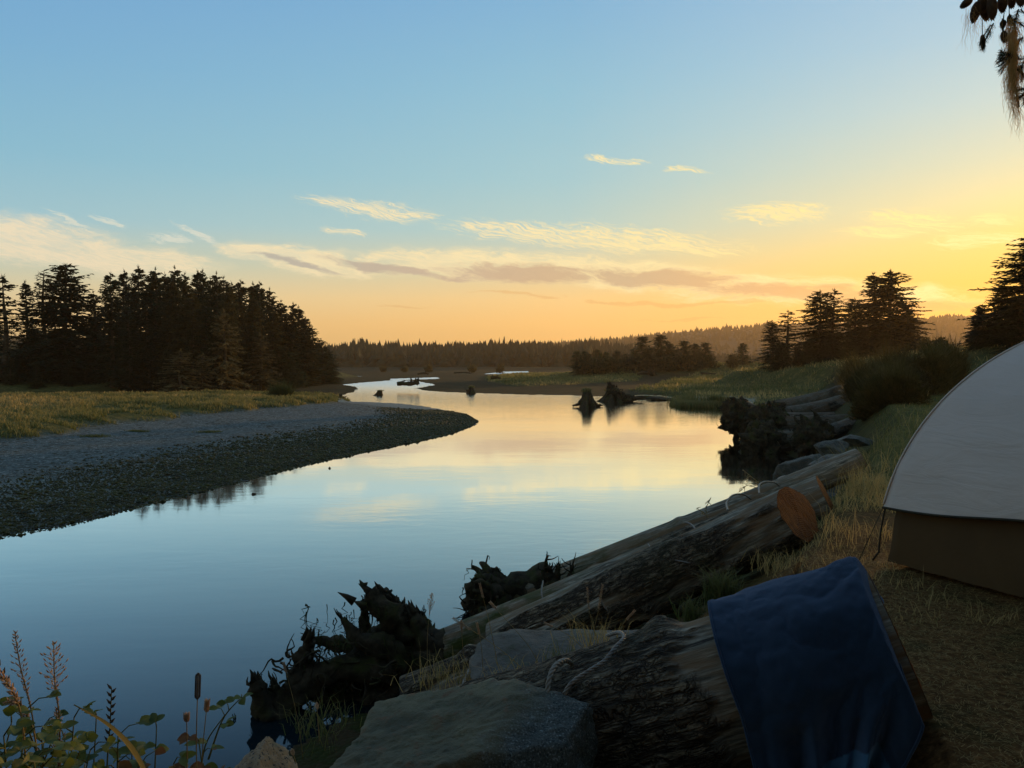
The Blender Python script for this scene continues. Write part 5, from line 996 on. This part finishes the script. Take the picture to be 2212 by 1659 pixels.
for i, (x, y, Y, lab, k) in enumerate([(60, 1530, 1.75, 'bushy broad leaved weed, nearest the left edge and tallest', dict(n=12)), (8, 1590, 1.65, 'broad leaved weed cut off by the left edge', dict(n=9)), (160, 1550, 1.9, 'broad leaved weed right of the tallest one', dict(n=9)),
    (112, 1600, 1.6, 'leafy weed low between the first two tall ones', dict(n=12)), (255, 1590, 1.95, 'leafy weed under the upright rye spike', dict(n=12)), (208, 1545, 2.1, 'thin weed with two hanging leaves beside the rye spike', dict(n=3)), (165, 1640, 1.7, 'low dense weed along the bottom edge', dict(n=12)), (40, 1640, 1.5, 'dark low weed in the bottom left corner', dict(n=12)),
    (338, 1570, 2.2, 'slim weed with a star shaped bud on top', dict(n=2, L=.035, spread=.03)), (430, 1600, 2.3, 'weed with browned leaves below the cattail like head', dict(n=8, L=.04, dry=.5)), (300, 1640, 2.0, 'low green weed right of centre in the weed patch', dict(n=10, L=.04, dry=.15)), (375, 1650, 2.1, 'low brownish weed close to the orange rock', dict(n=9, L=.035, dry=.4)),
    (25, 1560, 1.9, 'weed with a few upright leaves between the two pale spikes', dict(n=7)), (90, 1575, 2.1, 'weed behind the tallest one, leaves catching the sun', dict(n=9)), (140, 1600, 2.0, 'small leafed weed behind the bending blade', dict(n=10)), (195, 1620, 1.9, 'bright low weed below the long bending blade', dict(n=9)), (285, 1610, 2.3, 'thin small leafed weed over open water', dict(n=6, dry=.2)),
    (522, 1505, 2.6, 'highest weed twig with pale leaves left of the root wad', dict(n=3, L=.04, base=(450, 1640), spread=.05)), (485, 1545, 2.5, 'weed twig with one dry red leaf hanging over water', dict(n=2, L=.04, dry=.6, base=(430, 1680), spread=.05))]):
    weed(x, y, Y, lab, 500 + i, **k)
mb = MB(); sp = spline([P(160, 1522, 1.8), P(240, 1570, 1.8), P(300, 1640, 1.78), P(350, 1760, 1.75)], 26); w = np.interp(np.linspace(0, 1, 26), [0, .6, 1], [.001, .0075, .006]); s = np.array([.3, .2, .9]); s = nrm(s)
V = np.concatenate([sp - s * w[:, None], sp + np.array([0, -.003, 0]), sp + s * w[:, None]]); Fq = [[k, k + 1, k + 27, k + 26] for k in range(25)] + [[k + 26, k + 27, k + 53, k + 52] for k in range(25)]
mb.add(V, Fq, 0, tint=np.full(78, .62), tip=np.full(78, .3)); tag(mb.build('tall_grass', M['blade'], loc=sp[0]), 'long yellow grass blade bending across the weeds', 'grass')

# ------------------------------------------------------------------ the spruce overhead and unseen spruces added behind the camp for shade
def overhead():
    g = np.random.default_rng(21); base = np.array([5.6, 2.2, 2.3]); root = empty('overhanging_spruce', base); tr = MB(); tube(tr, [base, base + [0, 0, 5], base + [.1, 0, 11], base + [0, 0, 17]], [.34, .27, .16, .03], 14, rough=.2); tr.build('trunk', M['trunk_bark'], root, loc=base)
    _, cr, br = conifer_meshes(33, H=17, W=3.6, dens=1.1, bare=.36); V = MB(); 
    o = cr.build('crown', M['foliage_dark'], root, smooth=False); o2 = br.build('branches', M['trunk_bark'], root, smooth=False)
    bm = MB(); nd = MB(); cn = []; li = MB(); Y = 3.5; q = lambda x, y, dy=0: P(x, y, Y + dy)
    main = spline([base + [-.2, .2, 4.0], q(2500, -210, -.2), q(2330, -70), q(2200, -25), q(2100, -12)], 24); tube(bm, main, np.linspace(.05, .006, 24), 8, rough=.2)
    def needles(path, n, L=.02, sc=1):
        sp = spline(path, 20); tube(bm, sp, .0028 * sc, 5); k = g.integers(0, 19, n); t = nrm(sp[-1] - sp[0]); p = sp[k] + (sp[k + 1 if False else np.minimum(k + 1, 19)] - sp[k]) * g.random((n, 1)); d = g.normal(0, 1, (n, 3)); d -= (d @ t)[:, None] * t; d /= np.linalg.norm(d, axis=1)[:, None]; d = d + t * .7; e = p + d * (L * g.uniform(.7, 1.2, n))[:, None]; s = np.cross(d, t); s /= np.linalg.norm(s, axis=1)[:, None]; w = .0011 * sc
        nd.add(np.stack([p - s * w, p + s * w, e + s * w * .3, e - s * w * .3], 1).reshape(-1, 3), np.arange(n)[:, None] * 4 + np.array([[0, 1, 2, 3]]))
    for a, b in [((2145, 92), (2128, 60)), ((2112, 105), (2140, 58))]: pass
    needles([q(2146, 50), q(2136, 72), q(2126, 92), q(2123, 108)], 260, .018); needles([q(2140, 54), q(2124, 80), q(2116, 98)], 70, .012); needles([q(2165, 40), q(2166, 62), q(2167, 88)], 60, .01)
    for k in range(7): y0 = 112 + k * 4; needles([q(2200, 126, 0), q(2175, y0 + 4, .02 * (k - 3)), q(2153 + abs(k - 3) * 3, 112 + k * 8, .03 * (k - 3))], 130, .017)
    for (x0, y0, x1, y1) in [(2210, 80, 2190, 108), (2225, 110, 2205, 150), (2215, 170, 2196, 150), (2230, 190, 2190, 200), (2215, 185, 2212, 225), (2225, 200, 2198, 214), (2180, 30, 2196, 75), (2200, 20, 2190, 60), (2180, 40, 2215, 60), (2205, 140, 2208, 175)]: needles([q(x0, y0), q((x0 + x1) / 2, (y0 + y1) / 2 - 3), q(x1, y1)], 200, .018)
    for (x0, y0, x1, y1) in [(2230, 250, 2212, 120), (2240, 60, 2205, 20), (2250, 140, 2225, 110)]: needles([q(x0, y0), q((x0 + x1) / 2, (y0 + y1) / 2), q(x1, y1)], 90, .015)
    needles([q(2210, 128), q(2185, 128), q(2160, 130)], 120, .018)
    # cones
    cones = [(2098, -2, 2078, 14, .016), (2112, 5, 2102, 48, .019), (2120, -6, 2132, 44, .021), (2142, -8, 2144, 42, .02), (2164, -8, 2166, 26, .018), (2184, -12, 2186, 16, .017), (2205, -14, 2206, 12, .018), (2168, 44, 2166, 58, .011), (2180, 34, 2181, 52, .009), (2168, 68, 2170, 90, .013), (2122, 76, 2124, 104, .009)]
    for i, (x0, y0, x1, y1, r) in enumerate(cones):
        m = MB(); a = q(x0, y0, .02 * (i % 3)); b = q(x1, y1, .02 * (i % 3)); t = np.linspace(0, 1, 12); tube(m, a + (b - a) * t[:, None], r * np.sin(np.clip(t * .9 + .08, 0, 1) * math.pi) ** .55 + .002, 12, rough=.12, fr=60)
        d = nrm(b - a); u = nrm(np.cross(d, [0, 1, .2])); v = np.cross(u, d); Lc = np.linalg.norm(b - a)
        for k in range(90): f = (k + .5) / 90; th = k * 2.4; rr = r * math.sin(min(f * .9 + .08, 1) * math.pi) ** .55; o_ = math.cos(th) * u + math.sin(th) * v; s_ = np.cross(d, o_); p = a + d * Lc * f + o_ * rr * .9; m.add([p - s_ * .005, p + s_ * .005, p + d * .009 + o_ * .004], [[0, 1, 2]])
        m.build('cone', M['cone_scale'], root, loc=base); tube(bm, [a, a - d * .02 + [0, 0, .05]], .002, 4)
    # hanging lichen
    def strand(p, L, w): 
        n = 12; d = np.zeros(3); pts = [p]
        for k in range(n): d = d * .5 + g.normal(0, .0022, 3); pts.append(pts[-1] + [d[0] + g.normal(0, .002), d[1], -L / n])
        tube(li, pts, np.linspace(w, w * .3, n + 1), 3, cap=False)
    for k in range(420): x = g.normal(2188, 7); y = g.uniform(36, 170); strand(q(x, y, g.normal(0, .05)), g.uniform(.04, .2), .0011)
    for k in range(110): x = g.normal(2195, 5); strand(q(x, g.uniform(140, 240), g.normal(0, .03)), g.uniform(.05, .16), .0009)
    for k in range(26): strand(q(g.normal(2095, 8), g.uniform(12, 40), 0), g.uniform(.04, .18), .0006)
    for k in range(26): strand(q(g.uniform(2100, 2160), g.uniform(20, 60), 0), g.uniform(.03, .1), .0006)
    needles([q(2186, 140), q(2192, 180), q(2201, 232)], 30, .008, 1.6)
    bm.build('low_branch', M['trunk_bark'], root, loc=base); nd.build('needles', M['foliage_dark'], root, smooth=False, loc=base); li.build('hanging_lichen', M['lichen_strand'], root, smooth=False, loc=base)
    tag(root, 'overhanging spruce branch with cones and hanging lichen at the top right', 'tree')
overhead()
for i, (x, y, h) in enumerate([(-6, -7, 17), (-1, -9, 19), (5, -9, 18), (11, -6, 17)]):  # out of view, added to block sky light and darken the foreground
    plant(['wide_spruce', 'spruce_tree'][i % 2], x, y, 2.3 + h, 'tall unseen spruce behind the camp, added to block sky light', 'unseen shading spruces behind the camp')
for k, v in VAR.items():
    if not v[3]: 
        for ch in list(v[0].children): bpy.data.objects.remove(ch)
        bpy.data.objects.remove(v[0])
# ------------------------------------------------------------------ sky, sun, haze, camera
SUN_AZ = math.radians(37.5); SUN_EL = math.radians(5.2)
def world():
    w = bpy.data.worlds.new('World'); SC.world = w; w.use_nodes = True; t = NT(w.node_tree); t.n.clear()
    d = t.new('ShaderNodeTexCoord').outputs['Generated']; sep = t.new('ShaderNodeSeparateXYZ'); t.put(sep.inputs[0], d); x, y, z = sep.outputs
    az = t.math('MULTIPLY', t.math('ARCTAN2', x, y), 57.29578); el = t.math('MULTIPLY', t.math('ARCSINE', z), 57.29578); ela = t.math('ABSOLUTE', el)
    f = t.math('DIVIDE', ela, 60.0, clamp=True)
    L = [(0, (226, 190, 128)), (2.5, (248, 210, 146)), (4.5, (228, 214, 172)), (6.5, (188, 207, 193)), (9, (156, 200, 212)), (13, (134, 189, 212)), (19, (119, 175, 212)), (25, (108, 163, 210)), (33, (104, 152, 200)), (45, (112, 148, 186)), (60, (112, 140, 172))]
    Cn = [(0, (235, 178, 98)), (2.7, (250, 200, 120)), (4.5, (248, 210, 142)), (6.5, (222, 212, 168)), (9.4, (174, 208, 204)), (13, (154, 202, 212)), (19, (137, 192, 215)), (25, (122, 178, 215)), (33, (112, 162, 204)), (45, (112, 150, 188)), (60, (112, 140, 172))]
    Rr = [(0, (240, 150, 40)), (2.7, (252, 178, 48)), (5, (254, 198, 62)), (7.5, (252, 219, 112)), (10, (240, 226, 158)), (12.5, (216, 222, 188)), (16, (190, 216, 214)), (20, (168, 206, 224)), (25, (152, 196, 226)), (33, (136, 182, 220)), (45, (122, 160, 190)), (60, (112, 140, 172))]
    rp = lambda S_: t.ramp(f, [(e / 60.0, lin(c)) for e, c in S_])
    l, c, r = rp(L), rp(Cn), rp(Rr)
    base = t.mixc(t.rmap(az, -34, 2), l, c); base = t.mixc(t.rmap(az, 4, 37), base, r)
    daz = t.math('ABSOLUTE', t.math('SUBTRACT', az, math.degrees(SUN_AZ))); daz = t.math('MINIMUM', daz, t.math('SUBTRACT', 360.0, daz))
    base = t.mixc(t.rmap(daz, 75, 150), base, t.mixc(1.0, base, C(1.2, .98, .82), 'MULTIPLY'))
    # ---- clouds, in the sky's own azimuth / elevation
    cb = t.new('ShaderNodeCombineXYZ'); t.put(cb.inputs[0], az); t.put(cb.inputs[1], el); uv = cb.outputs[0]
    wn = t.noise(t.vscale(uv, (.16, .5, 1)), 1.0, 4, .6, 0, 1); ws = t.new('ShaderNodeVectorMath', operation='SUBTRACT'); t.put(ws.inputs[0], wn); ws.inputs[1].default_value = (.5, .5, .5)
    wv = t.vscale(ws.outputs[0], (5.0, 1.6, 0)); ad = t.new('ShaderNodeVectorMath', operation='ADD'); t.put(ad.inputs[0], uv); t.put(ad.inputs[1], wv); uw = ad.outputs[0]
    fr = t.new('ShaderNodeMapping', vector_type='TEXTURE'); t.put(fr.inputs[0], uw); fr.inputs['Rotation'].default_value = (0, 0, math.radians(-7)); fr.inputs['Scale'].default_value = (3.2, .42, 1)
    fib = t.noise(fr.outputs[0], 1.0, 7, .62, .4); puf = t.noise(t.vscale(uw, (.42, 1.3, 1)), 1.0, 6, .6, .3)
    fr2 = t.new('ShaderNodeMapping', vector_type='TEXTURE'); t.put(fr2.inputs[0], uw); fr2.inputs['Rotation'].default_value = (0, 0, math.radians(-14)); fr2.inputs['Scale'].default_value = (1.5, .13, 1); fine = t.noise(fr2.outputs[0], 1.0, 8, .68, .5)
    def patch(px0, py0, hw, hh, tilt, src=uw):
        r0 = ray(px0, py0); a0 = math.degrees(math.atan2(r0[0], r0[1])); e0 = math.degrees(math.asin(r0[2] / np.linalg.norm(r0))); k = math.degrees(1 / F) * math.cos(math.radians(a0)) ** 2
        m = t.new('ShaderNodeMapping', vector_type='TEXTURE'); t.put(m.inputs[0], src); m.inputs['Location'].default_value = (a0, e0, 0); m.inputs['Rotation'].default_value = (0, 0, math.radians(-tilt)); m.inputs['Scale'].default_value = (hw * k, hh * math.degrees(1 / F), 1)
        mm = t.new('ShaderNodeVectorMath', operation='MULTIPLY'); t.put(mm.inputs[0], m.outputs[0]); mm.inputs[1].default_value = (1, 1, 0); ln = t.new('ShaderNodeVectorMath', operation='LENGTH'); t.put(ln.inputs[0], mm.outputs[0]); return t.rmap(ln.outputs['Value'], 0, 1, 1, 0)
    def mx(*a):
        r = a[0]
        for b in a[1:]: r = t.math('MAXIMUM', r, b)
        return r
    def dens(msk, n, lo, hi, k): return t.math('MULTIPLY', t.rmap(t.math('ADD', n, t.math('MULTIPLY', msk, .42)), lo, hi, 0, 1, True), t.math('MULTIPLY', t.rmap(msk, 0, .35), k))
    band = mx(patch(80, 520, 270, 55, 4), patch(300, 560, 230, 34, 3), patch(660, 560, 210, 34, 7), patch(980, 568, 300, 40, 3), patch(1330, 590, 330, 42, 5), patch(1640, 625, 330, 42, 4), patch(1900, 640, 260, 34, 3), patch(230, 548, 260, 42, 3), patch(560, 545, 120, 26, 5))
    stre = mx(patch(1270, 512, 400, 38, 4), patch(810, 453, 190, 24, 5), patch(1450, 530, 180, 16, 6), patch(1980, 477, 150, 24, 12), patch(2110, 522, 130, 22, 8), patch(1690, 460, 150, 28, 4), patch(1900, 500, 120, 16, 8), patch(1320, 348, 90, 9, 5), patch(740, 500, 60, 12, 6), patch(1480, 365, 70, 8, 5), patch(2140, 478, 80, 16, 10), patch(1080, 490, 130, 14, 2))
    wis = mx(patch(150, 473, 70, 9, 22), patch(420, 507, 75, 9, 22), patch(240, 480, 60, 8, 14), patch(350, 510, 60, 14, 10))
    warm = t.rmap(az, -30, 34); cbright = t.mixc(warm, lin((246, 230, 196)), lin((255, 238, 165))); cedge = t.mixc(t.rmap(az, 0, 30), cbright, lin((255, 236, 160)))
    d2 = dens(stre, t.math('ADD', t.math('MULTIPLY', fib, .3), t.math('MULTIPLY', fine, .7)), .52, .82, .95); fv = t.rmap(fine, .36, .58, .2, 1); d2 = t.math('MULTIPLY', d2, fv); base = t.mixc(d2, base, cedge)
    d3 = dens(wis, fine, .60, .84, .8); base = t.mixc(d3, base, lin((222, 226, 210)))
    d1 = dens(band, t.math('ADD', t.math('ADD', t.math('MULTIPLY', puf, .55), t.math('MULTIPLY', fib, .2)), t.math('MULTIPLY', fine, .25)), .44, .76, .95); d1 = t.math('MULTIPLY', d1, t.rmap(t.math('ADD', t.math('MULTIPLY', fine, .5), t.math('MULTIPLY', puf, .5)), .36, .56, .45, 1)); base = t.mixc(d1, base, cbright)
    core = mx(patch(1130, 590, 260, 26, 3), patch(1420, 600, 270, 28, 5), patch(1700, 632, 330, 26, 3), patch(860, 580, 220, 13, 7), patch(1950, 655, 240, 24, 2), patch(640, 566, 160, 8, 9)); cdark = t.mixc(t.rmap(az, -18, 32), lin((172, 174, 168)), lin((232, 160, 92)))
    cdark = t.mixc(t.rmap(az, -6, 8), cdark, t.mixc(t.rmap(az, 8, 30), lin((186, 166, 140)), lin((236, 164, 84))))
    d4 = dens(core, t.math('ADD', t.math('ADD', t.math('MULTIPLY', puf, .4), t.math('MULTIPLY', fib, .35)), t.math('MULTIPLY', fine, .25)), .55, .78, .85); base = t.mixc(d4, base, cdark)
    low = mx(patch(1340, 651, 110, 6, 1), patch(1500, 655, 260, 6, 1), patch(860, 660, 90, 5, 2), patch(1130, 636, 160, 6, 1), patch(1480, 690, 200, 4, 0)); d5 = dens(low, fib, .55, .8, .5); base = t.mixc(d5, base, t.mixc(t.rmap(az, 0, 25), lin((226, 176, 110)), lin((240, 165, 75))))
    base = t.mixc(t.rmap(el, -3, 0, 1, 0), base, C(.03, .035, .03))
    ns = t.new('ShaderNodeTexSky', sky_type='NISHITA'); ns.sun_disc = False; ns.sun_elevation = SUN_EL; ns.sun_rotation = SUN_AZ; ns.dust_density = 2.0
    add = t.mixc(1.0, base, t.mixc(1.0, ns.outputs[0], C(.004, .004, .004), 'MULTIPLY'), 'ADD')
    bg = t.new('ShaderNodeBackground'); t.put(bg.inputs[0], add); bg.inputs[1].default_value = 1.0; o = t.new('ShaderNodeOutputWorld'); t.l.new(bg.outputs[0], o.inputs[0])
    w.cycles.sampling_method = 'MANUAL'; w.cycles.sample_map_resolution = 512
world()
sun = bpy.data.lights.new('sun', 'SUN'); sun.energy = 4.6; sun.angle = math.radians(.6); sun.color = (1.0, .56, .2)
so = bpy.data.objects.new('sun', sun); COL.objects.link(so); sd = Vector((math.sin(SUN_AZ) * math.cos(SUN_EL), math.cos(SUN_AZ) * math.cos(SUN_EL), math.sin(SUN_EL))); so.rotation_euler = sd.to_track_quat('Z', 'Y').to_euler(); so.location = (40, 50, 30)
def haze():
    def f(t, o):
        v = t.new('ShaderNodeVolumePrincipled'); v.inputs['Color'].default_value = C(1, .78, .5); v.inputs['Density'].default_value = HAZE; v.inputs['Anisotropy'].default_value = .5; t.l.new(v.outputs[0], o.inputs['Volume'])
    m = mat('haze', f); mb = MB(); x0, x1, y0, y1, z0, z1 = -2600, 2600, -80, 2700, -3.0, 130
    mb.add([(a, b, c) for a in (x0, x1) for b in (y0, y1) for c in (z0, z1)], [[0, 1, 3, 2], [4, 6, 7, 5], [0, 4, 5, 1], [2, 3, 7, 6], [0, 2, 6, 4], [1, 5, 7, 3]])
    o = mb.build('haze', m, smooth=False); tag(o, 'thin golden evening haze over the flats', 'haze', kind='stuff')
HAZE = .00019
haze()
cam = bpy.data.cameras.new('camera'); co = bpy.data.objects.new('camera', cam); COL.objects.link(co); co.location = (0, 0, CAMH); co.rotation_euler = (math.pi / 2 - PITCH, 0, 0)
cam.sensor_width = 36; cam.lens = 36 * F / 2212; cam.clip_start = .05; cam.clip_end = 8000; SC.camera = co
SC.view_settings.view_transform = 'Standard'; SC.view_settings.look = 'None'; SC.view_settings.exposure = 0; SC.view_settings.gamma = 1; SC.view_settings.use_curve_mapping = False
cy = SC.cycles; cy.max_bounces = 5; cy.diffuse_bounces = 2; cy.glossy_bounces = 3; cy.transmission_bounces = 3; cy.volume_bounces = 0; cy.transparent_max_bounces = 4; cy.use_denoising = True; cy.caustics_reflective = False; cy.caustics_refractive = False; cy.sample_clamp_indirect = 4
